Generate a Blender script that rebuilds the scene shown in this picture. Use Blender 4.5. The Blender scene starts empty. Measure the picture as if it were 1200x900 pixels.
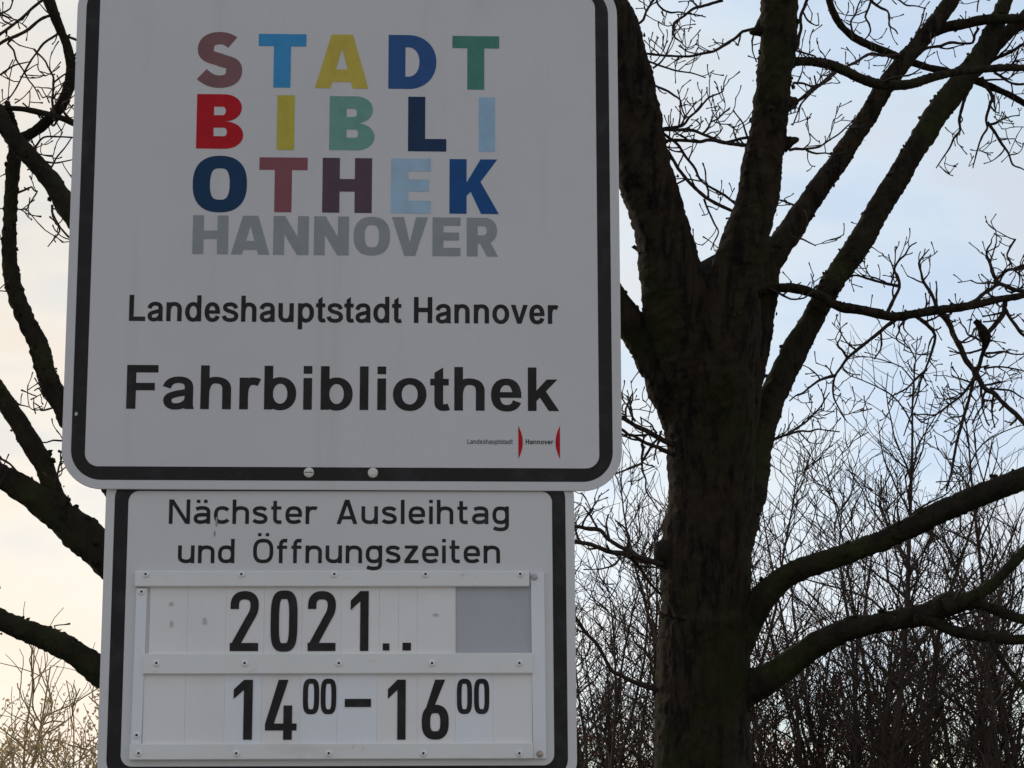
import bpy, math, random
import numpy as np
from mathutils import Matrix, Vector
R_ = math.radians
sc = bpy.context.scene
COL = sc.collection
rng = random.Random(7)

# ------------------------------------------------------------------ camera
F = 2700.0                                   # focal length in photo pixels (1200 wide)
PITCH = R_(11.1)
CAM = np.array([0.0, 0.0, 1.6])
cd = bpy.data.cameras.new('camera'); cam = bpy.data.objects.new('camera', cd); COL.objects.link(cam)
cam.location = CAM; cam.rotation_euler = (R_(90) + PITCH, 0, 0)
cd.sensor_width = 36; cd.lens = 36 * F / 1200; cd.clip_start = .05; cd.clip_end = 6000
sc.camera = cam
FW = np.array([0, math.cos(PITCH), math.sin(PITCH)]); UP = np.array([0, -math.sin(PITCH), math.cos(PITCH)])

def at(px, py, depth):
    """a point of the place seen in the photo at px, py, at a given distance along the view"""
    return CAM + depth * (FW + np.array([(px - 600) / F, 0, 0]) - UP * ((py - 450) / F))

# ------------------------------------------------------------------ world
SUN_EL, SUN_AZ = R_(9), R_(-38)              # low winter sun behind the trees on the left
w = bpy.data.worlds.new('World'); sc.world = w; w.use_nodes = True
nt = w.node_tree; nt.nodes.clear()
def N(t, **k):
    n = nt.nodes.new(t)
    for a, b in k.items(): setattr(n, a, b)
    return n
def ramp(n, stops):
    e = n.color_ramp.elements
    while len(e) < len(stops): e.new(.5)
    for i, (p, c) in enumerate(stops):
        e[i].position = p; e[i].color = (*c, 1) if len(c) == 3 else c
out = N('ShaderNodeOutputWorld'); bg = N('ShaderNodeBackground'); bg.inputs[1].default_value = .12
sky = N('ShaderNodeTexSky', sky_type='NISHITA', sun_disc=False, sun_elevation=SUN_EL, sun_rotation=SUN_AZ)
sky.air_density = 1.0; sky.dust_density = 1.5; sky.ozone_density = 1.5; sky.altitude = 60
tc = N('ShaderNodeTexCoord'); mp = N('ShaderNodeMapping'); mp.inputs['Scale'].default_value = (1.6, 1.6, 4.2)
mp.inputs['Location'].default_value = (.35, .1, .62)
nz = N('ShaderNodeTexNoise'); nz.inputs['Scale'].default_value = 2.1; nz.inputs['Detail'].default_value = 6; nz.inputs['Roughness'].default_value = .5
cr = N('ShaderNodeValToRGB'); ramp(cr, [(.41, (.22, .22, .22)), (.60, (1, 1, 1))])
# cloud light follows the sun: warm and bright towards it, cooler away from it
dot = N('ShaderNodeVectorMath', operation='DOT_PRODUCT')
dot.inputs[1].default_value = (math.sin(SUN_AZ) * math.cos(SUN_EL), math.cos(SUN_AZ) * math.cos(SUN_EL), math.sin(SUN_EL))
mr = N('ShaderNodeMapRange'); mr.inputs[1].default_value = -1; mr.inputs[2].default_value = 1
cc = N('ShaderNodeValToRGB'); ramp(cc, [(0, (.268, .265, .275)), (.70, (.28, .30, .34)), (.84, (.305, .36, .43)), (.895, (.365, .40, .44)), (.94, (.40, .395, .385)), (.975, (.42, .38, .33))])
sc9 = N('ShaderNodeVectorMath', operation='SCALE'); sc9.inputs['Scale'].default_value = 16.66
mix = N('ShaderNodeMixRGB')
L = nt.links.new
L(tc.outputs['Generated'], mp.inputs[0]); L(mp.outputs[0], nz.inputs['Vector']); L(nz.outputs[0], cr.inputs[0])
L(tc.outputs['Generated'], dot.inputs[0]); L(dot.outputs['Value'], mr.inputs[0]); L(mr.outputs[0], cc.inputs[0])
n2 = N('ShaderNodeTexNoise'); n2.inputs['Scale'].default_value = 5.5; n2.inputs['Detail'].default_value = 5; L(mp.outputs[0], n2.inputs['Vector'])
r2_ = N('ShaderNodeValToRGB'); ramp(r2_, [(.38, (.945, .97, 1.02)), (.50, (1.06, 1.04, 1.02)), (.62, (1.07, 1.0, .955))]); L(n2.outputs[0], r2_.inputs[0])
tint = N('ShaderNodeMixRGB', blend_type='MULTIPLY'); tint.inputs[0].default_value = 1; L(cc.outputs[0], tint.inputs[1]); L(r2_.outputs[0], tint.inputs[2])
sx_ = N('ShaderNodeSeparateXYZ'); L(tc.outputs['Generated'], sx_.inputs[0])      # paler air towards the horizon, all the way round
hz = N('ShaderNodeValToRGB'); ramp(hz, [(0, (.645, .59, .52)), (.055, (.635, .60, .55)), (.13, (.585, .575, .55)), (.25, (.515, .515, .505)), (.45, (.5, .5, .5))]); L(sx_.outputs[2], hz.inputs[0])
hm = N('ShaderNodeMixRGB', blend_type='MULTIPLY'); hm.inputs[0].default_value = 1; L(tint.outputs[0], hm.inputs[1]); L(hz.outputs[0], hm.inputs[2])
L(hm.outputs[0], sc9.inputs[0])
L(cr.outputs[0], mix.inputs[0]); skt = N('ShaderNodeMixRGB', blend_type='MULTIPLY'); skt.inputs[0].default_value = 1; skt.inputs[2].default_value = (1.30, 1.17, 1.16, 1)
L(sky.outputs[0], skt.inputs[1]); cap = N('ShaderNodeMixRGB', blend_type='DARKEN'); cap.inputs[0].default_value = 1     # thin high haze keeps the glare even
L(skt.outputs[0], cap.inputs[1]); L(sc9.outputs[0], cap.inputs[2]); L(cap.outputs[0], mix.inputs[1]); L(sc9.outputs[0], mix.inputs[2])
L(mix.outputs[0], bg.inputs[0]); L(bg.outputs[0], out.inputs[0])

sl = bpy.data.lights.new('sun', 'SUN'); sl.energy = .6; sl.angle = R_(12); sl.color = (1, .86, .68)
so = bpy.data.objects.new('sun', sl); COL.objects.link(so)
sd = Vector((math.sin(SUN_AZ) * math.cos(SUN_EL), math.cos(SUN_AZ) * math.cos(SUN_EL), math.sin(SUN_EL)))
so.rotation_euler = sd.to_track_quat('Z', 'Y').to_euler()

sc.view_settings.view_transform = 'Standard'; sc.view_settings.look = 'None'
sc.view_settings.exposure = 1.0; sc.view_settings.gamma = 1

# ------------------------------------------------------------------ materials
def mat(name, color, rough=.6, metal=0, noise=None, bump=None, spec=.5):
    """noise = (scale, second colour, low, high[, stretch]); bump = (scale, strength, distance)"""
    m = bpy.data.materials.new(name); m.use_nodes = True
    t = m.node_tree; b = t.nodes['Principled BSDF']
    b.inputs['Base Color'].default_value = (*color, 1); b.inputs['Roughness'].default_value = rough
    b.inputs['Metallic'].default_value = metal; b.inputs['Specular IOR Level'].default_value = spec
    co = t.nodes.new('ShaderNodeTexCoord')
    prev = None
    for nn in (noise or []):
        n = t.nodes.new('ShaderNodeTexNoise'); n.inputs['Scale'].default_value = nn[0]; n.inputs['Detail'].default_value = 7
        n.inputs['Roughness'].default_value = .62
        src = co.outputs['Object']
        if len(nn) > 4:
            q = t.nodes.new('ShaderNodeMapping'); q.inputs['Scale'].default_value = nn[4]; t.links.new(src, q.inputs[0]); src = q.outputs[0]
        t.links.new(src, n.inputs['Vector'])
        r = t.nodes.new('ShaderNodeMapRange'); r.inputs[1].default_value = nn[2]; r.inputs[2].default_value = nn[3]
        t.links.new(n.outputs[0], r.inputs[0])
        x = t.nodes.new('ShaderNodeMixRGB'); x.inputs[1].default_value = (*color, 1); x.inputs[2].default_value = (*nn[1], 1)
        t.links.new(r.outputs[0], x.inputs[0])
        if prev: t.links.new(prev, x.inputs[1])
        prev = x.outputs[0]
    if prev: t.links.new(prev, b.inputs['Base Color'])
    if bump:
        n = t.nodes.new('ShaderNodeTexNoise'); n.inputs['Scale'].default_value = bump[0]; n.inputs['Detail'].default_value = 8
        n.inputs['Roughness'].default_value = .7
        src = co.outputs['Object']
        if len(bump) > 3:
            q = t.nodes.new('ShaderNodeMapping'); q.inputs['Scale'].default_value = bump[3]; t.links.new(src, q.inputs[0]); src = q.outputs[0]
        t.links.new(src, n.inputs['Vector'])
        u = t.nodes.new('ShaderNodeBump'); u.inputs['Strength'].default_value = bump[1]; u.inputs['Distance'].default_value = bump[2]
        t.links.new(n.outputs[0], u.inputs['Height']); t.links.new(u.outputs[0], b.inputs['Normal'])
    return m

M = {}
M['film'] = mat('reflective_white_film', (.69, .67, .67), .5, spec=.25, noise=[(2.2, (.65, .63, .632), .4, .7), (55, (.60, .60, .60), .60, .78), (14, (.58, .57, .545), .56, .80, (1, 1, .06)), (6, (.59, .59, .585), .60, .8, (1.5, 1, .8)), (130, (.45, .44, .42), .70, .80)], bump=(900, .06, .0003))
M['film_low'] = mat('lower_white_film', (.70, .69, .685), .5, spec=.25, noise=[(2.6, (.66, .65, .64), .4, .7), (60, (.69, .68, .67), .60, .8), (9, (.66, .66, .64), .64, .80, (1, 1, .2))], bump=(900, .06, .0003))  # white of the lower panel, slightly lighter and less mottled
M['film_grey'] = mat('bare_grey_film', (.50, .51, .535), .5, spec=.25, noise=[(3, (.45, .46, .48), .4, .65), (25, (.43, .44, .46), .62, .8, (1, 1, .15))])
M['black'] = mat('black_film', (.013, .011, .012), .42, spec=.25, noise=[(30, (.035, .034, .036), .5, .75), (240, (.06, .06, .06), .68, .8)])
M['plate'] = mat('white_plastic_plate', (.86, .835, .815), .55, noise=[(5, (.81, .78, .765), .45, .65), (38, (.60, .58, .56), .66, .8)])
M['plate_cool'] = mat('cooler_white_plate', (.84, .85, .88), .5, noise=[(5, (.80, .805, .83), .45, .65), (38, (.6, .6, .6), .68, .8)])
M['rail'] = mat('painted_rail', (.82, .815, .78), .55, noise=[(6, (.77, .765, .73), .45, .7), (70, (.56, .54, .49), .64, .78), (14, (.62, .60, .54), .60, .8, (.3, 1, 1))], bump=(60, .1, .0005))
M['strip'] = mat('plastic_strip', (.83, .84, .86), .5, noise=[(6, (.76, .77, .79), .45, .7)])
M['alu'] = mat('aluminium', (.62, .62, .63), .42, 1.0, noise=[(14, (.5, .5, .5), .4, .7)])
M['edge'] = mat('cut_aluminium_edge', (.72, .71, .74), .45, .3)
M['rivet'] = mat('rivet_metal', (.86, .86, .84), .45, .1)
M['hole'] = mat('rivet_hole', (.03, .028, .025), .7)
M['rust'] = mat('rusty_screw', (.38, .30, .22), .7, noise=[(300, (.55, .50, .44), .45, .6)])
M['zinc'] = mat('galvanised_steel', (.45, .46, .47), .5, .8, noise=[(22, (.33, .34, .35), .4, .65)])
M['scuff'] = mat('grey_scuff', (.42, .41, .40), .7, noise=[(400, (.6, .59, .57), .45, .6)])
BARK = dict(bump=(48, 1.0, .035, (1, 1, .16)))
M['bark'] = mat('dark_bark', (.052, .036, .022), .92, noise=[(30, (.014, .010, .008), .46, .60, (1, 1, .16)), (3.2, (.036, .036, .012), .50, .66), (60, (.08, .07, .055), .64, .78)], spec=.2, **BARK)
M['bark_mossy'] = mat('mossy_bark', (.044, .034, .02), .92, noise=[(18, (.026, .02, .014), .42, .62, (1, 1, .4)), (5, (.050, .053, .018), .48, .64), (70, (.15, .14, .11), .64, .76)], spec=.2, **BARK)
M['twig'] = mat('twig_bark', (.048, .034, .028), .85, spec=.2)
M['shrub'] = mat('shrub_bark', (.066, .045, .033), .9, noise=[(3, (.038, .027, .020), .4, .65)], spec=.2)
M['shrub_glare'] = mat('glare_shrub_bark', (.50, .38, .20), .9, noise=[(3, (.36, .26, .14), .4, .65)], spec=.2)  # bright sky glare around the twigs is put into this light bark colour
M['leaf'] = mat('withered_leaf', (.24, .10, .07), .8, noise=[(9, (.07, .036, .026), .4, .6)], spec=.2)
M['catkin'] = mat('pale_catkin', (.42, .32, .17), .8, noise=[(9, (.28, .2, .1), .4, .6)], spec=.2)
for mm_, tr in (('catkin', (.75, .55, .28)), ('leaf', (.30, .11, .06))):          # thin dry leaves let some light through
    t_ = M[mm_].node_tree; b_ = t_.nodes['Principled BSDF']; tl = t_.nodes.new('ShaderNodeBsdfTranslucent'); tl.inputs[0].default_value = (*tr, 1)
    ms_ = t_.nodes.new('ShaderNodeMixShader'); ms_.inputs[0].default_value = .5
    t_.links.new(b_.outputs[0], ms_.inputs[1]); t_.links.new(tl.outputs[0], ms_.inputs[2]); t_.links.new(ms_.outputs[0], t_.nodes['Material Output'].inputs[0])
M['grass'] = mat('winter_grass', (.055, .075, .025), .95, noise=[(.7, (.09, .085, .04), .4, .65), (22, (.03, .04, .015), .45, .7)], bump=(30, .8, .03))
M['feather'] = mat('brown_feathers', (.016, .012, .010), .85, spec=.1, noise=[(90, (.035, .026, .02), .5, .7)])
M['beak'] = mat('dark_beak', (.03, .028, .025), .5)

# ------------------------------------------------------------------ object helpers
def link(name, me, parent=None, m=None):
    o = bpy.data.objects.new(name, me); COL.objects.link(o)
    if parent: o.parent = parent
    if m is not None and me is not None: me.materials.append(m)
    return o
def tag(o, label=None, cat=None, group=None, kind=None):
    for k, v in (('label', label), ('category', cat), ('group', group), ('kind', kind)):
        if v: o[k] = v
    return o
def mesh(name, v, f, smooth=False):
    me = bpy.data.meshes.new(name)
    v = np.asarray(v, dtype=np.float32)
    if isinstance(f, np.ndarray):
        n, k = f.shape
        me.vertices.add(len(v)); me.vertices.foreach_set('co', v.ravel())
        me.loops.add(n * k); me.loops.foreach_set('vertex_index', f.astype(np.int32).ravel())
        me.polygons.add(n); me.polygons.foreach_set('loop_start', np.arange(n, dtype=np.int32) * k)
        me.update(calc_edges=True)
    else:
        me.from_pydata([tuple(map(float, p)) for p in v], [], f)
    if smooth: me.polygons.foreach_set('use_smooth', [True] * len(me.polygons))
    me.update()
    return me
def empty(name, matrix=None, parent=None):
    o = bpy.data.objects.new(name, None); COL.objects.link(o); o.empty_display_size = .1
    if parent: o.parent = parent
    if matrix is not None: o.matrix_world = matrix
    return o

# ------------------------------------------------------------------ ground
bpy_g = []
gn = 90
gx = np.concatenate([-np.geomspace(1500, .6, gn // 2), np.geomspace(.6, 1500, gn // 2)])
gv = []; gf = []
for j, yy in enumerate(gx):
    for i, xx in enumerate(gx):
        gv.append((xx, yy, .035 * math.sin(xx * .7 + 1) * math.cos(yy * .55) * (abs(xx) < 60 and 3 < yy < 60) - .12 * (-13 < yy < 1.5)))
for j in range(len(gx) - 1):
    for i in range(len(gx) - 1):
        a = j * len(gx) + i; gf.append((a, a + 1, a + 1 + len(gx), a + len(gx)))
tag(link('ground', mesh('ground', gv, gf, True), m=M['grass']), 'rough winter grass under the sign and trees', kind='structure')
M['paving'] = mat('pale_paving', (.36, .35, .33), .85, noise=[(1.2, (.30, .29, .27), .4, .65), (40, (.24, .23, .21), .55, .75)], bump=(80, .4, .004))
M['asphalt'] = mat('worn_asphalt', (.11, .11, .11), .9, noise=[(2, (.08, .08, .08), .4, .65), (90, (.17, .17, .165), .55, .7)], bump=(120, .5, .004))
def sheet(name, x0, y0, x1, y1, z0, z1, m, lab):
    v = [(x, y, z) for z in (z0, z1) for x, y in ((x0, y0), (x1, y0), (x1, y1), (x0, y1))]
    tag(link(name, mesh(name, v, [(4, 5, 6, 7), (0, 1, 5, 4), (1, 2, 6, 5), (2, 3, 7, 6), (3, 0, 4, 7)]), m=m), lab, kind='structure')
sheet('bounce_pavement', -90, -3.2, 90, 2.3, -.2, .05, M['paving'], 'unseen pale footway added to bounce light up at the signs')  # out of view, added so its pale top bounces light onto the signs
sheet('kerb', -90, -3.36, 90, -3.203, -.2, .054, M['paving'], 'kerb between footway and road')
sheet('road', -90, -10.5, 90, -3.363, -.2, -.06, M['asphalt'], 'grey asphalt road beyond the footway')

# ------------------------------------------------------------------ glyph kit: flat lettering as vector strokes and polygons
def bez(p0, p1, p2, p3, n=14):
    t = np.linspace(0, 1, n + 1)[1:, None]
    return (1 - t) ** 3 * p0 + 3 * (1 - t) ** 2 * t * p1 + 3 * (1 - t) * t * t * p2 + t ** 3 * p3
def path(s, fx=1, fy=1, ox=0, oy=0):
    tk = s.split(); pts = []; i = 0; cmd = None
    def num():
        nonlocal i
        v = float(tk[i]); i += 1; return v
    while i < len(tk):
        if tk[i] in 'MLC': cmd = tk[i]; i += 1
        if cmd in 'ML': pts.append(np.array([num() * fx + ox, num() * fy + oy]))
        else:
            a, b, c = [np.array([num() * fx + ox, num() * fy + oy]) for _ in range(3)]
            pts.extend(bez(pts[-1], a, b, c))
    return np.array(pts)
def ring(cx, cy, rx, ry, n=2.0, k=56):
    t = np.linspace(0, 2 * math.pi, k, endpoint=False)
    c, s = np.cos(t), np.sin(t)
    return np.stack([cx + rx * np.sign(c) * abs(c) ** (2 / n), cy + ry * np.sign(s) * abs(s) ** (2 / n)], 1)
def stroke(p, wv, wh=None, closed=False):
    """strip along a centre line; wv = thickness where it runs upright, wh = where it runs level"""
    wh = wv if wh is None else wh
    keep = [0]
    for i in range(1, len(p)):
        if np.linalg.norm(p[i] - p[keep[-1]]) > 1e-6: keep.append(i)
    p = p[keep]
    if closed: d = np.roll(p, -1, 0) - p
    else: d = np.diff(p, axis=0); d = np.vstack([d, d[-1:]])
    d /= np.linalg.norm(d, axis=1)[:, None]
    dp = np.roll(d, 1, 0)
    if not closed: dp[0] = d[0]
    nn = np.stack([-d[:, 1], d[:, 0]], 1) + np.stack([-dp[:, 1], dp[:, 0]], 1)
    ln = np.linalg.norm(nn, axis=1)[:, None]; nn /= ln
    t = d + dp; t /= np.linalg.norm(t, axis=1)[:, None]
    wd = np.sqrt((wv * t[:, 1]) ** 2 + (wh * t[:, 0]) ** 2) / 2 * np.minimum(2.5, 2 / ln[:, 0])
    A = p + nn * wd[:, None]; B = p - nn * wd[:, None]
    n = len(p); v = np.vstack([A, B])
    f = [(i, n + i, n + (i + 1) % n, (i + 1) % n) for i in range(n if closed else n - 1)]
    return v, f
def poly(*pts): return np.array(pts, float), [tuple(range(len(pts)))]
def rect(x0, y0, x1, y1): return poly((x0, y0), (x1, y0), (x1, y1), (x0, y1))

V_, H_ = 139, 108
def S(s, **k): return stroke(path(s, **k), V_, H_)
def helv():
    g = {}
    arch = 'M 135 250 C 135 400 200 475 300 475 C 415 475 477 420 477 320 L 477 0'
    rb = lambda cx: stroke(ring(cx, 259, 183, 217, 2.1), V_, H_, True)
    g['o'] = (611, [stroke(ring(305, 259, 196, 217, 2.1), V_, H_, True)])
    g['n'] = (611, [rect(66, 0, 203, 519), S(arch)])
    g['h'] = (611, [rect(66, 0, 203, 716), S(arch)])
    g['u'] = (611, [rect(408, 0, 545, 519), stroke(path(arch, -1, -1, 611, 519), V_, H_)])
    g['r'] = (389, [rect(66, 0, 203, 519), stroke(path('M 135 250 C 135 380 185 462 275 462 C 315 462 345 455 378 440'), V_, 122)])
    g['d'] = (611, [rect(408, 0, 545, 716), rb(293)])
    g['b'] = (611, [rect(66, 0, 203, 716), rb(318)])
    g['p'] = (611, [rect(66, -198, 203, 519), rb(318)])
    g['a'] = (556, [stroke(path('M 92 352 C 118 440 185 477 275 477 C 395 477 440 430 440 340 L 440 0'), 134, H_), poly((460, 0), (522, 0), (507, 62), (460, 90)),
                    stroke(path('M 440 300 C 390 262 300 262 235 243 C 150 222 106 196 106 143 C 106 85 152 42 225 42 C 345 42 430 95 440 190'), 130, 104)])
    g['e'] = (556, [rect(150, 213, 518, 307), stroke(path('M 449 215 C 455 390 385 476 280 476 C 170 476 107 395 107 260 C 107 125 170 42 285 42 C 375 42 425 80 448 152'), V_, H_)])
    g['s'] = (556, [stroke(path('M 462 362 C 445 440 385 477 278 477 C 175 477 118 440 118 385 C 118 322 200 302 285 280 C 395 253 470 232 470 150 C 470 80 400 42 282 42 C 165 42 100 78 88 160'), 132, 106)])
    g['t'] = (333, [poly((85, 620), (222, 706), (222, 500), (85, 500)), stroke(path('M 153 520 L 153 150 C 153 70 185 48 232 48 C 262 48 288 53 312 62'), V_, 110), rect(18, 411, 311, 519)])
    g['i'] = (278, [rect(71, 0, 208, 519), rect(71, 589, 208, 716)])
    g['l'] = (278, [rect(71, 0, 208, 716)])
    g['k'] = (556, [rect(66, 0, 203, 716), poly((200, 160), (200, 330), (366, 519), (535, 519)), poly((250, 232), (352, 322), (561, 0), (397, 0))])
    g['v'] = (556, [poly((10, 519), (158, 519), (278, 165), (278, 0), (210, 0)), poly((546, 519), (398, 519), (278, 165), (278, 0), (346, 0))])
    g['H'] = (722, [rect(73, 0, 218, 716), rect(505, 0, 650, 716), rect(218, 298, 505, 422)])
    g['F'] = (611, [rect(74, 0, 220, 716), rect(219, 594, 565, 716), rect(219, 302, 515, 423)])
    g['L'] = (611, [rect(74, 0, 218, 716), rect(217, 0, 578, 121)])
    g[' '] = (278, [])
    return g
def din():
    g = {}; W = 15.0; Q = 1.46
    X = lambda x: 7.5 + (x - 7.5) * Q
    s = lambda t, fx=1, fy=1, ox=0, oy=0: stroke(path(t, fx * Q, fy, ox + 7.5 * (1 - Q), oy), W)
    stem = lambda x, y0, y1: rect(X(x) - 7.5, y0, X(x) + 7.5, y1)
    arch = 'M 7.5 38 C 7.5 57 14 65.5 25 65.5 C 37 65.5 43 58 43 46 L 43 0'
    a = [s('M 9 60 C 14 64 19 65.8 25 65.8 C 37 65.8 43 60 43 49 L 43 0'), s('M 43 37.5 L 24 37.5 C 12 37.5 7.5 31 7.5 22.5 C 7.5 13 12 7.5 21 7.5 C 32 7.5 43 13 43 24')]
    dots = lambda x0, x1, y: [rect(X(x0) - 7, y, X(x0) + 7, y + 13), rect(X(x1) - 7, y, X(x1) + 7, y + 13)]
    bowl = stroke(ring(X(25.3), 36.5, 17.8 * Q, 29, 2.5), W, None, True)
    low = X(43) + 7.5
    g['N'] = (85, [rect(0, 0, 15, 100), rect(70, 0, 85, 100), poly((1, 100), (18, 100), (84, 0), (67, 0))])
    g['a'] = (low, a); g['ä'] = (low, a + dots(15, 35, 86))
    g['c'] = (60, [s('M 41 56 C 37 62 32 65.5 25 65.5 C 13 65.5 7.5 57 7.5 36.5 C 7.5 16 13 7.5 25 7.5 C 32 7.5 38 11 41.5 18')])
    g['h'] = (low, [stem(7.5, 0, 100), s(arch)]); g['n'] = (low, [stem(7.5, 0, 73), s(arch)])
    g['u'] = (low, [stem(43, 0, 73), stroke(path(arch, -Q, -1, X(43) + 7.5 * Q, 73), W)])
    g['s'] = (60, [s('M 39 57 C 34 64 28 65.5 23 65.5 C 12 65.5 7.5 60 7.5 53 C 7.5 44 15 41.5 23 38.5 C 33 35 38.5 30 38.5 21 C 38.5 12 33 7.5 23 7.5 C 15 7.5 9 10 5 16')])
    g['t'] = (43, [rect(8, 30, 23, 95), stroke(path('M 15.5 40 L 15.5 24 C 15.5 12 22 7.5 33 7.5 L 42 7.5'), W), rect(0, 59, 41, 72)])
    g['e'] = (low, [rect(10, 29, low - 1, 42), s('M 43 30 L 43 42 C 43 58 37 65.5 25.5 65.5 C 13 65.5 7.5 57 7.5 36.5 C 7.5 16 13 7.5 26 7.5 C 33 7.5 40 10 43.5 15')])
    g['r'] = (46, [stem(7.5, 0, 73), s('M 7.5 38 C 7.5 57 13 65.5 24 65.5 C 28 65.5 31 64.8 33.5 63')])
    g['A'] = (84, [poly((0, 0), (16.5, 0), (42, 76), (42, 100), (33, 100)), poly((84, 0), (67.5, 0), (42, 76), (42, 100), (51, 100)), rect(17, 19, 67, 33)])
    g['l'] = (15, [rect(0, 0, 15, 100)]); g['i'] = (15, [rect(0, 0, 15, 73), rect(0, 86, 15, 100)])
    g['d'] = (low, [stem(43, 0, 100), bowl])
    g['g'] = (low, [s('M 43 73 L 43 -2 C 43 -16 37 -21.5 25 -21.5 C 18 -21.5 12 -19.5 6 -15'), bowl])
    g['Ö'] = (82, [stroke(ring(41, 50, 33.5, 42.7, 2.7), W, None, True)] + dots(20, 41.5, 111))
    g['f'] = (43, [stroke(path('M 15.5 0 L 15.5 76 C 15.5 88 22 93.5 33 93 L 41 92'), W), rect(0, 59, 41, 72)])
    g['z'] = (58, [rect(2, 60, 56, 73), rect(1, 0, 58, 13.5), poly((35, 61), (56, 61), (22, 12), (1, 12))])
    w2 = lambda t: stroke(path(t), 14)
    g['2'] = (47, [w2('M 7 70 L 7 76 C 7 88 13 93 23.5 93 C 34 93 40 88 40 76 C 40 66 36 60 32 53 L 9 10'), rect(0, 0, 47, 13.5)])
    g['0'] = (44.5, [stroke(ring(22.2, 50, 15.3, 43, 3.6, 72), 14, None, True)])
    g['1'] = (30, [rect(16, 0, 30, 100), poly((0, 84), (0, 68), (17, 84), (17, 100), (16, 100))])
    g['4'] = (51, [poly((21, 100), (37, 100), (14, 26), (0, 26)), rect(0, 15.5, 51, 27), rect(29.5, 0, 43.5, 57)])
    g['6'] = (44.5, [stroke(ring(22.2, 29, 15.3, 22, 2.7), 14, None, True), poly((22, 100), (38.5, 100), (17, 46), (1.5, 36))])
    return g
HELV, DIN = helv(), din()

def put(prims, x, y, sx, sy, acc, h0):
    V, Fc = acc
    for q, (v, f) in enumerate(prims):
        b = len(V)
        for px, py in v: V.append((x + px * sx, -(h0 + q * 4e-5), y + py * sy))
        Fc.extend([tuple(b + i for i in ff) for ff in f])
def letters(name, prims_placed, parent, m, h0=.0003, label=None):
    acc = ([], [])
    for prims, x, y, sx, sy in prims_placed: put(prims, x, y, sx, sy, acc, h0)
    o = link(name, mesh(name, acc[0], acc[1]), parent, m)
    if label: o['label'] = label
    return o
def text_helv(s, x0, x1, y, cap):
    """glyph runs spread between measured ends"""
    sy = cap / 716
    adv = [HELV[c][0] for c in s]
    b0 = min(p[0] for v, f in HELV[s[0]][1] for p in v); last = max(p[0] for v, f in HELV[s[-1]][1] for p in v)
    sx = (x1 - x0) / (sum(adv[:-1]) + last - b0); x = x0 - b0 * sx; r = []
    for c, a in zip(s, adv):
        r.append((HELV[c][1], x, y, sx, sy)); x += a * sx
    return r
def text_din(s, x0, x1, y, cap):
    k = cap / 100; tot = sum(DIN[c][0] for c in s) * k; gap = (x1 - x0 - tot) / (len(s) - 1); x = x0; r = []
    for c in s:
        r.append((DIN[c][1], x, y, k, k)); x += DIN[c][0] * k + gap
    return r
def lobe(x0, y0, y1, xm, xs, V, H0, H1):
    """half bowl from (x0, y1) round to (x0, y0): outer and inner contour"""
    def half(yb, yt, xr, xst):
        ym = (yb + yt) / 2; ry = (yt - yb) / 2; rx = xr - xst
        return path(f'M {x0} {yt} L {xst} {yt} C {xst+rx*.58} {yt} {xr} {ym+ry*.58} {xr} {ym} C {xr} {ym-ry*.58} {xst+rx*.58} {yb} {xst} {yb} L {x0} {yb}')
    o_, i_ = half(y0, y1, xm, xs), half(y0 + H0, y1 - H1, xm - V, min(xs, xm - V - (y1 - y0 - H0 - H1) * .35))
    n = len(o_); return np.vstack([o_, i_]), [(k_, n + k_, n + k_ + 1, k_ + 1) for k_ in range(n - 1)]
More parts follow.
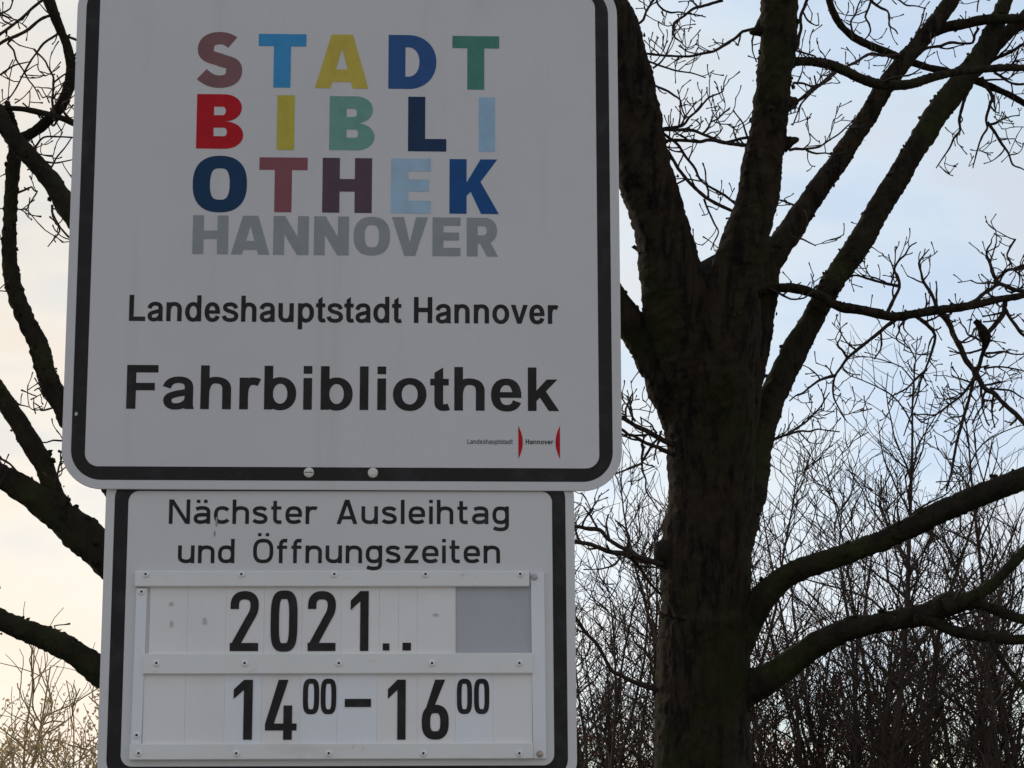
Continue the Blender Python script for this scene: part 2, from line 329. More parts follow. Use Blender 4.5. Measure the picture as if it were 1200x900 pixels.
def logo(c, w_, h, V, H):
    a, b = V / 2, H / 2
    bars = {'I': lambda: [rect(0, 0, w_, h)],
        'T': lambda: [rect(0, h - H, w_, h), rect(w_ / 2 - a, 0, w_ / 2 + a, h - H)],
        'L': lambda: [rect(0, 0, V, h), rect(V, 0, w_, H)],
        'H': lambda: [rect(0, 0, V, h), rect(w_ - V, 0, w_, h), rect(V, h * .5 - b, w_ - V, h * .5 + b)],
        'E': lambda: [rect(0, 0, V, h), rect(V, 0, w_, H), rect(V, h - H, w_, h), rect(V, h * .51 - b * .95, w_ * .95, h * .51 + b * .95)],
        'N': lambda: [rect(0, 0, V, h), rect(w_ - V, 0, w_, h), poly((0, h), (V * 1.05, h), (w_, 0), (w_ - V * 1.05, 0))],
        'A': lambda: [poly((0, 0), (.29 * w_, 0), (.5 * w_, .74 * h), (.5 * w_, h), (.30 * w_, h)), poly((w_, 0), (.71 * w_, 0), (.5 * w_, .74 * h), (.5 * w_, h), (.70 * w_, h)), rect(.2 * w_, .12 * h, .8 * w_, .35 * h)],
        'V': lambda: [poly((0, h), (.33 * w_, h), (.5 * w_, .34 * h), (.5 * w_, 0), (.35 * w_, 0)), poly((w_, h), (.67 * w_, h), (.5 * w_, .34 * h), (.5 * w_, 0), (.65 * w_, 0))],
        'K': lambda: [rect(0, 0, V, h), poly((V * .9, .30 * h), (V * .9, .52 * h), (.63 * w_, h), (w_ * .97, h), (.60 * w_, .55 * h)), poly((.38 * w_, .50 * h), (.62 * w_, .60 * h), (w_, 0), (.64 * w_, 0))],
        'O': lambda: [stroke(ring(w_ / 2, h / 2, w_ / 2 - a, h / 2 - b, 2.5), V, H, True)],
        'D': lambda: [rect(0, 0, V, h), lobe(V, 0, h, w_, w_ * .42, V, H, H)],
        'B': lambda: [rect(0, 0, V, h), lobe(V, h * .5, h, w_ * .96, w_ * .58, V * .93, H * .5, H), lobe(V, 0, h * .5, w_, w_ * .60, V * .95, H, H * .5)],
        'R': lambda: [rect(0, 0, V, h), lobe(V, h * .33, h, w_ * .97, w_ * .58, V * .95, H, H),
                      poly((.36 * w_, .44 * h), (.70 * w_, .44 * h), (w_, 0), (.65 * w_, 0))],
        'S': lambda: [stroke(path(' '.join(str(x) for x in ['M', .93*(w_-V)+a, .90*(h-H)+b, 'C', .8*(w_-V)+a, .97*(h-H)+b, .66*(w_-V)+a, h-b, .5*(w_-V)+a, h-b,
                      'C', .15*(w_-V)+a, h-b, .02*(w_-V)+a, .88*(h-H)+b, .02*(w_-V)+a, .74*(h-H)+b, 'C', .02*(w_-V)+a, .54*(h-H)+b, .36*(w_-V)+a, .55*(h-H)+b, .52*(w_-V)+a, .50*(h-H)+b,
                      'C', .72*(w_-V)+a, .44*(h-H)+b, w_-a, .46*(h-H)+b, w_-a, .26*(h-H)+b, 'C', w_-a, .07*(h-H)+b, .78*(w_-V)+a, b, .5*(w_-V)+a, b, 'C', .28*(w_-V)+a, b, .1*(w_-V)+a, .05*(h-H)+b, -.1*(w_-V)+a, .17*(h-H)+b])), V * .95, H)]}
    return bars[c]()

# ------------------------------------------------------------------ sign helpers (local x right, y away from the viewer, z up, metres)
def rr(x0, z0, x1, z1, r, n=12):
    pts = []
    for cx, cz, a0 in ((x1 - r, z1 - r, 0), (x0 + r, z1 - r, 90), (x0 + r, z0 + r, 180), (x1 - r, z0 + r, 270)):
        for k in range(n + 1):
            a = R_(a0 + 90 * k / n); pts.append((cx + r * math.cos(a), cz + r * math.sin(a)))
    return pts
def slab(name, outline, y0, y1, parent, m, bevel=.0004, label=None):
    n = len(outline); cx = sum(p[0] for p in outline) / n; cz = sum(p[1] for p in outline) / n
    def inset(d):
        res = []
        for i in range(n):
            p, q, s_ = outline[i - 1], outline[i], outline[(i + 1) % n]
            tx, tz = s_[0] - p[0], s_[1] - p[1]; l = math.hypot(tx, tz) or 1
            k = d if n > 8 else d * 1.4
            res.append((q[0] - tz / l * k, q[1] + tx / l * k))
        return res
    i0 = inset(bevel)
    v = [(x, y0, z) for x, z in i0] + [(x, y0 + bevel, z) for x, z in outline] + [(x, y1, z) for x, z in outline]
    f = [tuple(range(n))[::-1]]
    for r0 in (0, n):
        f += [(r0 + i, r0 + (i + 1) % n, r0 + n + (i + 1) % n, r0 + n + i) for i in range(n)]
    f.append(tuple(range(2 * n, 3 * n)))
    o = link(name, mesh(name, v, f), parent, m)
    if label: o['label'] = label
    return o
def box(name, x0, z0, x1, z1, y0, y1, parent, m, bevel=.0005, label=None):
    return slab(name, [(x1, z1), (x0, z1), (x0, z0), (x1, z0)], y0, y1, parent, m, bevel, label)
def film_ring(name, a, b, y, parent, m):
    n = len(a); v = [(x, y, z) for x, z in a] + [(x, y, z) for x, z in b]
    return link(name, mesh(name, v, [(i, n + i, n + (i + 1) % n, (i + 1) % n) for i in range(n)]), parent, m)
def lathe(prof, n=18):
    """profile of (radius, y) turned about the local y axis"""
    v = []; f = []
    for r, y in prof:
        for k in range(n): v.append((r * math.cos(2 * math.pi * k / n), y, r * math.sin(2 * math.pi * k / n)))
    for j in range(len(prof) - 1):
        for k in range(n): f.append((j * n + k, j * n + (k + 1) % n, (j + 1) * n + (k + 1) % n, (j + 1) * n + k))
    f.append(tuple(range(n))[::-1]); f.append(tuple(range((len(prof) - 1) * n, len(prof) * n)))
    return v, f
RIV = mesh('rivet', *lathe([(.0045, 0), (.0045, -.0007), (.0038, -.0014), (.0026, -.0019), (.0017, -.0020), (.0015, -.0012)][::-1]), True); RIV.materials.append(M['rivet'])
PIN = mesh('rivet_pin', *lathe([(.0015, -.00205), (.0017, -.0012)], 10)); PIN.materials.append(M['hole'])
def rivet(x, z, parent, y=0, label=None):
    o = link('rivet', RIV, parent); o.location = (x, y, z); o.rotation_euler = (rng.uniform(-.05, .05), rng.uniform(0, 3), rng.uniform(-.05, .05))
    p = link('rivet_pin', PIN, o)
    if label: o['label'] = label

def pose(x, y, z, yaw, tilt, roll):
    return Matrix.Translation((x, y, z)) @ Matrix.Rotation(yaw, 4, 'Z') @ Matrix.Rotation(tilt, 4, 'X') @ Matrix.Rotation(roll, 4, 'Y')

# ------------------------------------------------------------------ upper sign
K = 1.0325; mm = .001 * K
pU = CAM + (np.array([-.2113, 2.8276, 2.6118]) - CAM) * K
up_sign = empty('information_sign', pose(*pU, .0429, -.0009, -.0022))
tag(up_sign, 'large white rounded sign with coloured letters STADTBIBLIOTHEK and a black border', 'sign')
B0 = lambda *a: [v * mm for v in a]
slab('panel', rr(*B0(-347.4, -591, 348, 83), 50 * mm), 0, .0026, up_sign, M['film'], .0006)
film_ring('border', rr(*B0(-335.8, -579.6, 336.3, 71.5), 38 * mm), rr(*B0(-318.6, -562.6, 319.4, 59), 17 * mm), -.0002, up_sign, M['black'])
LC = dict(mauve=(.24, .115, .12), sky=(.055, .31, .62), yellow=(.62, .48, .08), blue=(.03, .10, .28), green=(.075, .26, .19), red=(.52, .006, .016),
    olive=(.56, .47, .07), mint=(.18, .38, .31), navy=(.014, .04, .10), pale=(.36, .54, .70), deep=(.008, .045, .115), rose=(.27, .09, .11), plum=(.11, .065, .09),
    ice=(.40, .57, .72), royal=(.012, .085, .27))
LM = {k: mat('print_' + k, v, .5, spec=.2, noise=[(40, tuple(c * .86 for c in v), .45, .7)]) for k, v in LC.items()}
LG = [('S', -193.5, 3.2, -134.3, -71.9, 'mauve'), ('T', -114.4, 1.5, -53.3, -70.6, 'sky'), ('A', -41.6, 1.7, 26.8, -70.7, 'yellow'), ('D', 52.3, 2.2, 114, -70.5, 'blue'), ('T', 134.5, 2, 194.9, -70.3, 'green'),
      ('B', -191.4, -80.4, -131.9, -152.9, 'red'), ('I', -89.2, -80.8, -67, -153.6, 'olive'), ('B', -22.3, -81.2, 35.2, -153.1, 'mint'), ('L', 78.1, -80.8, 127.1, -153.6, 'navy'), ('I', 168.7, -80.6, 189.5, -153.3, 'pale'),
      ('O', -194.3, -162.2, -125.8, -236.7, 'deep'), ('T', -110.5, -163.6, -49.3, -235.7, 'rose'), ('H', -30.2, -163.4, 32.6, -235.7, 'plum'), ('E', 57, -163.4, 107.5, -235.7, 'ice'), ('K', 131.3, -163.4, 194.2, -235.6, 'royal')]
for c, x0, z1, x1, z0, cn in LG:
    letters('letter', [(logo(c, (x1 - x0) * mm, (z1 - z0) * mm, 21.8 * mm, 16.6 * mm), x0 * mm, z0 * mm, 1, 1)], up_sign, LM[cn], label='printed letter %s' % c)
M['greyprint'] = mat('print_grey', (.29, .31, .31), .4, noise=[(40, (.26, .28, .28), .45, .7)])
HN = [('H', -192.7, -148), ('A', -144.3, -95.9), ('N', -91.2, -46.7), ('N', -40, 4.1), ('O', 10.2, 56.1), ('V', 58.4, 104.1), ('E', 110, 145.4), ('R', 153.4, 193.1)]
for c, x0, x1 in HN:
    letters('letter', [(logo(c, (x1 - x0) * mm, 50.6 * mm, 13.8 * mm, 10.8 * mm), x0 * mm, -291.3 * mm, 1, 1)], up_sign, M['greyprint'], label='grey printed letter %s' % c)
for wd, *a in (('Landeshauptstadt', -269.5, 72, -378.3, 33.6), ('Hannover', 87, 269.5, -378.3, 33.6), ('Fahrbibliothek', -269.7, 269.5, -490.1, 55.6)):
    letters('lettering', text_helv(wd, *B0(*a)), up_sign, M['black'], label='printed word %s' % wd)
M['small_black'] = mat('print_small_grey', (.10, .10, .105), .4)
letters('lettering', text_helv('Landeshauptstadt', *B0(154.4, 211.4, -532.3, 6.2)), up_sign, M['small_black'], label='tiny grey Landeshauptstadt')
letters('lettering', text_helv('Hannover', *B0(227.4, 262, -532.3, 6.2)), up_sign, M['black'], label='tiny black Hannover')
for xa, s in ((218.2, 1), (270.3, -1)):
    arc = [(xa * mm + s * 5.6 * mm * math.sin(math.pi * t / 16) ** .9, (-551 + 42.2 * t / 16) * mm) for t in range(17)]
    v = [(x, -.0003, z) for x, z in arc]
    link('emblem', mesh('emblem', v, [tuple(range(17))]), up_sign, LM['red'])
for i, x in enumerate((-41.9, 37.3)):
    o = link('rivet', mesh('screw', *lathe([(.0016, -.0030), (.0052, -.0024), (.0066, -.0008), (.0066, 0)], 22), True), up_sign, mat('pale_screw_head', (.80, .78, .68), .5, noise=[(500, (.4, .36, .28), .5, .7)]))
    o.location = (x * mm, -.0002, -569.4 * mm)
    if i == 0: box('slot', -.0052, -.0005, .0052, .0005, -.0032, -.0026, o, M['hole'], .0001)
sv = [(math.cos(a) * .002, -.0004, math.sin(a) * .0028) for a in np.linspace(0, 6, 9)]
o = link('chip', mesh('chip', sv, [tuple(range(9))]), up_sign, M['scuff']); o.location = (-331 * mm, 0, -497 * mm)

# ------------------------------------------------------------------ lower sign
lo_sign = empty('supplementary_sign', pose(-.219, 2.9232, 2.0067, .0389, -.0247, -.0043))
tag(lo_sign, 'smaller white sign of opening times below the large sign, digits on plates between rails', 'sign')
k = .001
slab('panel', rr(-.2992, -.349, .2992, .054, .034), 0, .0026, lo_sign, M['film_low'], .0003)
film_ring('border', rr(-.2878, -.3385, .2878, .0435, .026), rr(-.2703, -.321, .2706, .027, .014), -.0002, lo_sign, M['black'])
for wd, *a in (('Nächster', -.2185, -.0303, -.0156, .0315), ('Ausleihtag', -.0052, .2151, -.0156, .0315), ('und', -.2057, -.1343, -.066, .0312), ('Öffnungszeiten', -.1107, .2035, -.066, .0312)):
    letters('lettering', text_din(wd, *a), lo_sign, M['black'], label='printed word %s' % wd)
PR = -.0019
def plate(x0, x1, z0, z1, cool, prims=None, lab=None):
    p = box('number_plate', x0 + .00006, z0, x1 - .00006, z1, PR - rng.uniform(0, .00035), -.0004, lo_sign, M['plate_cool' if cool else 'plate'], .00015)
    if lab: p['label'] = lab
    if prims: letters('digit', prims, p, M['black'], .0028)
    return p
def dg(c, x0, x1, z1, z0): 
    g = DIN[c]; return (g[1], x0 * k, z0 * k, (x1 - x0) * k / g[0], (z1 - z0) * k / 100)
r1 = [(-239, -191.3, 0, None, 'blank worn white plate'), (-191.3, -143.3, 0, None, 'blank white plate'), (-143.3, -95, 0, [dg('2', -137.6, -102, -101.9, -177.8)], 'plate with digit 2'),
      (-95, -47.4, 0, [dg('0', -86.7, -53, -101.2, -178.6)], 'plate with digit 0'), (-47.4, 1.8, 0, [dg('2', -39.9, -4.7, -101.9, -177.8)], 'plate with digit 2'), (1.8, 50.3, 0, [dg('1', 14, 36.7, -101.9, -177.8)], 'plate with digit 1'),
      (50.3, 74.5, 0, [([rect(0, 0, 1, 1)], .0549, -.1772, .0083, .0089)], 'narrow plate with a dot'), (74.5, 98.3, 0, [([rect(0, 0, 1, 1)], .0798, -.1773, .0106, .0098)], 'narrow plate with a dot'), (98.3, 146.9, 0, None, 'blank white plate')]
for x0, x1, c, p, lb in r1: plate(x0 * k, x1 * k, -.186, -.092, c, p, lb)
box('bare_field', .1472, -.186, .2437, -.092, -.0004, -.0001, lo_sign, M['film_grey'], .0001, 'grey field where plates are missing')
r2 = [(-244, -191.8, 0, None, 'blank white plate'), (-191.8, -142.8, 0, None, 'blank white plate'), (-142.8, -96.3, 1, [dg('1', -131.3, -107.6, -213.8, -288.3)], 'plate with digit 1'),
      (-96.3, -47.9, 0, [dg('4', -91.6, -52.2, -213.9, -288.5)], 'plate with digit 4'), (-47.9, -1.9, 1, [dg('0', -44.8, -24.4, -212.6, -257), dg('0', -22.5, -3, -212.6, -257)], 'plate with small 00'),
      (-1.9, 47.8, 1, [([rect(0, 0, 1, 1)], .0077, -.248, .0329, .0101)], 'plate with a dash'), (47.8, 98.5, 0, [dg('1', 61.8, 84.1, -214, -288.8)], 'plate with digit 1'), (98.5, 146.9, 0, [dg('6', 104.4, 138.2, -214, -288.9)], 'plate with digit 6'),
      (146.9, 193.8, 1, [dg('0', 148.4, 167.6, -213, -257.2), dg('0', 170, 189.3, -213, -257.2)], 'plate with small 00'), (193.8, 243.5, 0, None, 'blank white plate')]
for x0, x1, c, p, lb in r2: plate(x0 * k, x1 * k, -.297, -.201, c, p, lb)
for a in ((-.2582, -.0966, .2404, -.0769, 'upper rail'), (-.245, -.2067, .2437, -.1812, 'middle rail'), (-.2585, -.313, .2438, -.2935, 'lower rail')):
    box('rail', *a[:4], -.0085, -.0001, lo_sign, M['rail'], .0007)
slab('side_strip', [(-.2429, -.0985), (-.2564, -.0985), (-.2578, -.2932), (-.2447, -.2932)], -.0046, -.0001, lo_sign, M['strip'], .0004)
slab('side_strip', [(.2595, -.078), (.2425, -.078), (.2441, -.3127), (.2604, -.3127)], -.0052, -.0001, lo_sign, M['strip'], .0004)
for i, (x, z) in enumerate([(-244.7, -81.3), (-124.2, -81.3), (-7.1, -81.3), (108.5, -81.3), (228.9, -81.2), (-228.2, -193.5), (-117.9, -193.6), (-.1, -193.8), (117, -194), (227, -194.1), (-247, -305.2), (-126.1, -305.6), (-11.3, -305.9), (106.4, -306.3), (226.3, -306.6)]):
    rivet(x * k, z * k, lo_sign, -.0085)
for x, z in ((-249.7, -103), (-250.5, -282.6)): rivet(x * k, z * k, lo_sign, -.0046)
for x, z, m_ in ((246.9, -84.2, M['scuff']), (252.2, -307.3, M['rust'])):
    o = link('screw', mesh('screw_head', *lathe([(.001, -.0026), (.0036, -.0020), (.0045, -.0006), (.0045, 0)]), True), lo_sign, m_); o.location = (x * k, -.0052, z * k)
for x, z, a, b, h in ((-.158, -.0125, .0018, .0065, 0), (-.160, -.028, .0014, .004, 0), (-.2125, -.118, .0032, .0028, 1), (-.2115, -.143, .002, .005, 1), (-.170, -.140, .0028, .004, 1), (.122, -.132, .004, .0016, 1)):
    vv = [(x + math.cos(t) * a * rng.uniform(.7, 1.2), 0, z + math.sin(t) * b * rng.uniform(.7, 1.2)) for t in np.linspace(0, 5.9, 12)]
    o = link('scuff', mesh('scuff', vv, [tuple(range(12))]), lo_sign, mat('faint_scuff', (.33, .32, .31) if not h else (.55, .53, .51), .8)); o.location.y = -.0005 if not h else -.0029

# ------------------------------------------------------------------ post that carries both signs
for sg, outl in ((up_sign, rr(*B0(-345, -588.6, 345.6, 80.6), 48 * mm)), (lo_sign, rr(-.2975, -.3472, .2975, .0523, .033))):
    slab('back_face', outl, .0027, .0032, sg, M['alu'], .0001)
post = empty('signpost', Matrix.Translation((-.222, 2.968, 0))); tag(post, 'round galvanised steel post standing hidden behind the two signs', 'post')
def tube_z(name, r, z0, z1, parent, m, n=28):
    v = [(r * math.cos(2 * math.pi * i / n), r * math.sin(2 * math.pi * i / n), z) for z in (z0, z1) for i in range(n)]
    return link(name, mesh(name, v, [(i, (i + 1) % n, n + (i + 1) % n, n + i) for i in range(n)] + [tuple(range(n, 2 * n)), tuple(range(n))[::-1]], False), parent, m)
tube_z('pole', .030, -.3, 2.66, post, M['zinc']); tube_z('cap', .0325, 2.655, 2.672, post, M['black'])
for z in (1.80, 1.99, 2.20, 2.54):
    c = tube_z('clamp', .0345, z - .014, z + .014, post, M['zinc'])
    box('clamp_ear', -.062, -.014, .062, .014, -.0385, -.0335, c, M['zinc']).location.z = z
    for sx in (-.048, .048):
        b_ = link('bolt', mesh('bolt', *lathe([(.006, .006), (.006, 0), (.0035, -.001)], 6)), c, M['zinc']); b_.location = (sx, -.032, z)

# ------------------------------------------------------------------ tube kit
def catmull(P, step):
    P = np.asarray(P, float); out_ = []
    Q = np.vstack([2 * P[0] - P[1], P, 2 * P[-1] - P[-2]])
    for i in range(1, len(Q) - 2):
        n = max(1, int(np.linalg.norm((Q[i + 1] - Q[i])[:3]) / step))
        t = np.linspace(0, 1, n, endpoint=False)[:, None]
        a, b, c, d = Q[i - 1], Q[i], Q[i + 1], Q[i + 2]
        out_.append(.5 * (2 * b + (c - a) * t + (2 * a - 5 * b + 4 * c - d) * t ** 2 + (3 * b - 3 * c + d - a) * t ** 3))
    out_.append(P[-1:]); return np.vstack(out_)
def frames(P):
    T = np.gradient(P, axis=0); T /= np.linalg.norm(T, axis=1)[:, None] + 1e-12
    ref = np.array([.31, .83, .12]); ref /= np.linalg.norm(ref)
    A = np.cross(T, ref); A /= np.linalg.norm(A, axis=1)[:, None] + 1e-12
    return A, np.cross(T, A), T
class Tubes:
    def __init__(s): s.v = []; s.f = []; s.n = 0
    def add(s, P, r, k, rough=0, seed=0, cap=True):
        P = np.asarray(P, float); r = np.asarray(r, float); n = len(P)
        A, B, T = frames(P); th = np.linspace(0, 2 * math.pi, k, endpoint=False)
        R = np.repeat(r[:, None], k, 1)
        if rough:
            g = np.random.RandomState(seed); L_ = np.concatenate([[0], np.cumsum(np.linalg.norm(np.diff(P, axis=0), axis=1))])
            acc_ = np.zeros((n, k)); rm = r.mean()
            for o_ in range(14):
                m_ = g.randint(0, 2 + o_ // 2); fr = g.uniform(.5, 1 + o_) * 1.3 / (rm * 6); amp = 1 / (1 + o_ * .26)
                acc_ += amp * np.sin(L_[:, None] * fr + m_ * th[None] + g.uniform(0, 6.3))
            R = R * (1 + rough * acc_ * .34) + rough * g.randn(n, k) * rm * .16
            for _ in range(int(L_[-1] / (rm * 5)) + 1):                      # knots and burrs
                c0 = g.uniform(0, L_[-1]); t0 = g.uniform(0, 6.3); sg = rm * g.uniform(.2, .5)
                dd = np.angle(np.exp(1j * (th - t0)))
                R += rough * g.uniform(.6, 3.0) * rm * .36 * np.exp(-((L_[:, None] - c0) / sg) ** 2 - (dd[None] * rm / sg) ** 2)
        if rough:
            dr = np.cos(th)[None, :, None] * A[:, None] + np.sin(th)[None, :, None] * B[:, None]; v0 = P[:, None] + R[..., None] * dr
            q = np.zeros((n, k)); lm = rm * 2.4
            for o_ in range(22):
                lam = max(.022, lm * .86 ** o_); kv = g.randn(3); kv *= 2 * math.pi / lam / np.linalg.norm(kv)
                q += np.abs(np.sin(v0 @ kv + g.uniform(0, 6.3) + 1.5 * np.sin(v0 @ (kv[::-1] * .6) + o_))) * lam ** .75
            q -= q.mean(); q /= q.std() + 1e-9
            R = R + np.clip(q, -1.8, 2.4) * min(.0024, rm * .055) * (1 if rough > .1 else .8)
        v = P[:, None] + R[..., None] * (np.cos(th)[None, :, None] * A[:, None] + np.sin(th)[None, :, None] * B[:, None])
        s.v.append(v.reshape(-1, 3))
        i = np.arange(n - 1)[:, None] * k; j = np.arange(k)[None]; j2 = (j + 1) % k
        f = np.stack([i + j, i + j2, i + k + j2, i + k + j], -1).reshape(-1, 4) + s.n
        s.f.append(f); s.n += n * k
        if cap:
            tip = P[-1] + T[-1] * r[-1] * .7; s.v.append(tip[None]); b = s.n - k
            jj = np.arange(k); s.f.append(np.stack([b + jj, b + (jj + 1) % k, np.full(k, s.n), np.full(k, s.n)], 1)); s.n += 1
    def build(s, name, parent, m, smooth=True, org=None):
        v = np.vstack(s.v); f = np.vstack(s.f)
        if org is not None: v = v - org
        me = bpy.data.meshes.new(name)
        tri = f[:, 2] == f[:, 3]; q = f[~tri]; t = f[tri][:, :3]
        me.vertices.add(len(v)); me.vertices.foreach_set('co', v.astype(np.float32).ravel())
        idx = np.concatenate([q.ravel(), t.ravel()]).astype(np.int32); me.loops.add(len(idx)); me.loops.foreach_set('vertex_index', idx)
        st = np.concatenate([np.arange(len(q)) * 4, len(q) * 4 + np.arange(len(t)) * 3]).astype(np.int32)
        me.polygons.add(len(st)); me.polygons.foreach_set('loop_start', st)
        me.polygons.foreach_set('use_smooth', np.full(len(st), smooth))
        me.update(calc_edges=True); me.validate()
        return link(name, me, parent, m)

def limb_points(nodes, d0, d1, jit=.0, seed=0):
    """nodes (px, py, width px) with the distance running from d0 to d1 -> x y z r"""
    n = len(nodes); g = random.Random(seed); L_ = [0]
    for a, b in zip(nodes, nodes[1:]): L_.append(L_[-1] + math.hypot(a[0] - b[0], a[1] - b[1]))
    P = []
    for (x, y, w_), l in zip(nodes, L_):
        d = d0 + (d1 - d0) * l / L_[-1] + g.uniform(-jit, jit); p = at(x, y, d); P.append((*p, w_ / 2 / F * d))
    return np.array(P)

class Twigger:
    """crooked winter twigs with short knobbly spurs, turning up at the tips"""
    def __init__(s, seed, T): s.g = random.Random(seed); s.T = T; s.n = 0
    def grow(s, p, d, L_, r, lev, kids=True):
        g = s.g; st = .017; n = max(3, int(L_ / st)); P = [np.array(p, float)]; d = np.array(d, float); d /= np.linalg.norm(d)
        bend = np.array([g.uniform(-1, 1), g.uniform(-.6, .6), g.uniform(-.3, 1)]) * .14
        R = [r]
        for i in range(n):
            d = d + bend + np.array([g.gauss(0, .13), g.gauss(0, .10), g.gauss(0, .13) + .02])
            if g.random() < .12: bend = np.array([g.uniform(-1, 1), g.uniform(-.6, .6), g.uniform(-.4, 1)]) * .2
            d /= np.linalg.norm(d); P.append(P[-1] + d * st); R.append(max(.0017, r * (1 - .52 * (i + 1) / n)) * (1.25 if g.random() < .2 else 1))
            if kids and lev < 3 and i > 0 and g.random() < (.34 if lev < 2 else .22):
                q = np.cross(d, [g.gauss(0, 1), g.gauss(0, .5), g.gauss(0, 1)]); q /= np.linalg.norm(q) + 1e-9
                nd = d * .55 + q * .9 + np.array([0, 0, .25])
                s.grow(P[-1], nd, L_ * g.uniform(.12, .55), max(.0018, R[-1] * .72), lev + 1)
        R[-1] = max(R[-1] * 1.5, .0026)                               # bud
        s.T.add(np.array(P), R, 4); s.n += 1
    def along(s, P, rate, L_, r, lev=1, updown=0):
        for i in range(1, len(P)):
            seg = P[i, :3] - P[i - 1, :3]; l = np.linalg.norm(seg); m_ = rate * l; c = int(m_) + (s.g.random() < m_ % 1)
            for _ in range(c):
                q = np.cross(seg / l, [s.g.gauss(0, 1), s.g.gauss(0, .4), s.g.gauss(0, 1)]); q /= np.linalg.norm(q) + 1e-9
                s.grow(P[i - 1, :3] + seg * s.g.random(), seg / l * .5 + q + np.array([0, 0, updown]), L_ * s.g.uniform(.35, 1.2), min(r, P[i, 3] * .6), lev)

def lumps(parent, paths, seed):
    """moss tufts and bark burrs seated on the bark of the boughs, most of them on the upper side"""
    g = np.random.RandomState(seed); V = []; Fc = []; n0 = 0; org = np.array(parent.location)
    t = (1 + 5 ** .5) / 2
    iv = np.array([(-1, t, 0), (1, t, 0), (-1, -t, 0), (1, -t, 0), (0, -1, t), (0, 1, t), (0, -1, -t), (0, 1, -t), (t, 0, -1), (t, 0, 1), (-t, 0, -1), (-t, 0, 1)]) / 1.9
    jf = np.array([(0, 11, 5), (0, 5, 1), (0, 1, 7), (0, 7, 10), (0, 10, 11), (1, 5, 9), (5, 11, 4), (11, 10, 2), (10, 7, 6), (7, 1, 8), (3, 9, 4), (3, 4, 2), (3, 2, 6), (3, 6, 8), (3, 8, 9), (4, 9, 5), (2, 4, 11), (6, 2, 10), (8, 6, 7), (9, 8, 1)])
    for P in paths:
        L_ = np.linalg.norm(np.diff(P[:, :3], axis=0), axis=1).sum()
        for _ in range(int(L_ * 55)):
            i = g.randint(1, len(P) - 1); T_ = P[i + 1, :3] - P[i - 1, :3]; T_ /= np.linalg.norm(T_)
            q = g.randn(3) + np.array([0, -.2, .7]); q -= T_ * (q @ T_); q /= np.linalg.norm(q)
            s_ = min(.009, P[i, 3] * .30) * g.uniform(.25, 1) ** 1.5
            c = P[i, :3] + q * P[i, 3] * 1.0 - org
            for _2 in range(g.randint(1, 5)):
                V.append(c + g.normal(0, s_ * .8, 3) * (1 - abs(q)) + iv * s_ * g.uniform(.5, 1.2, 3) * (1 + .3 * g.randn(12, 1))); Fc.append(jf + n0); n0 += 12
    return link('bark_burrs', mesh('bark_burrs', np.vstack(V), np.vstack(Fc)), parent, M['bark_mossy'])

def build_tree(name, label, base, trunk, limbs, chains, seed, mtrunk, mlimb):
    root = empty(name, Matrix.Translation(base)); tag(root, label, 'tree'); burrs = []
    org = np.array(base); TT = Tubes(); tw = Twigger(seed, TT)
    def one(nm, nodes, d0, d1, m, sides, rough, sd, flare=0, twr=0, twl=.3):
        (xa, ya, wa), (xb, yb, wb) = nodes[-2:]
        if wb >= 4 and (xb < -8 or xb > 1208 or yb < -8) and rough > .12 and sides > 8:
            dx, dy = xb - xa, yb - ya; l = math.hypot(dx, dy); dx /= l; dy /= l; g = random.Random(sd); n0_ = len(nodes); nodes = list(nodes); ln = wb * 20 + 60; hd = math.atan2(dy, dx)
            for i in range(1, 8):
                hd += g.uniform(-.16, .16) - .04 * math.copysign(1, dx); xb += math.cos(hd) * ln / 7; yb += math.sin(hd) * ln / 7
                nodes.append((xb, yb, max(1.6, wb * (1 - i / 7.2))))
            d1 = d1 + (d1 - d0) * .3
            Pe = catmull(limb_points(nodes[n0_:], d1, d1), .03); tw.along(Pe, 5, .75, .009, 0)
        P4 = catmull(limb_points(nodes, d0, d1), .010)
        r = P4[:, 3].copy()
        T = Tubes(); T.add(P4[:, :3], r * (.925 if rough > .05 else 1), sides, rough, sd); o = T.build(nm, root, m, True, org)
        if twr: tw.along(P4[::3], twr * (1.7 if nodes[0][2] < 9 else 1), twl * .82, .005)
        if rough > .12 and P4[0, 3] > .012: burrs.append(P4)
        return o
    P4 = catmull(trunk, .014); T = Tubes(); T.add(P4[:, :3], P4[:, 3], 90, .085, seed + 3); T.build('trunk', root, mtrunk, True, org)
    for i, (nodes, d0, d1, twr) in enumerate(limbs): one('branch', nodes, d0, d1, M['bark_mossy'] if nodes[0][1] > 600 else mlimb, 36, .13, seed + 10 + i, 0, twr)
    for i, (nodes, d0, d1, twr) in enumerate(chains):
        if d0 == 9.05: twr *= 1.5
        g = random.Random(seed + i); nn = []
        for a, b in zip(nodes, nodes[1:]):
            nn.append(a); nn.append(((a[0] + b[0]) / 2 + g.uniform(-2, 2), (a[1] + b[1]) / 2 + g.uniform(-2, 2), (a[2] + b[2]) / 2))
        nn.append(nodes[-1]); one('branch', nn, d0, d1, M['twig'], 8, .16 if nodes[0][2] > 3.5 else .1, seed + 90 + i, 0, twr, .17)
    o = TT.build('twigs', root, M['twig'], True, org); o['kind'] = 'stuff'
    o = lumps(root, burrs, seed); o['kind'] = 'stuff'
    return root

def ch(pts, w0, w1, d0=8.5, d1=8.5, tw=9):
    n = len(pts) - 1
    if w1 < 3: w1 = 1.5
    return ([(x, y, w0 + (w1 - w0) * i / n) for i, (x, y) in enumerate(pts)], d0, d1, tw)

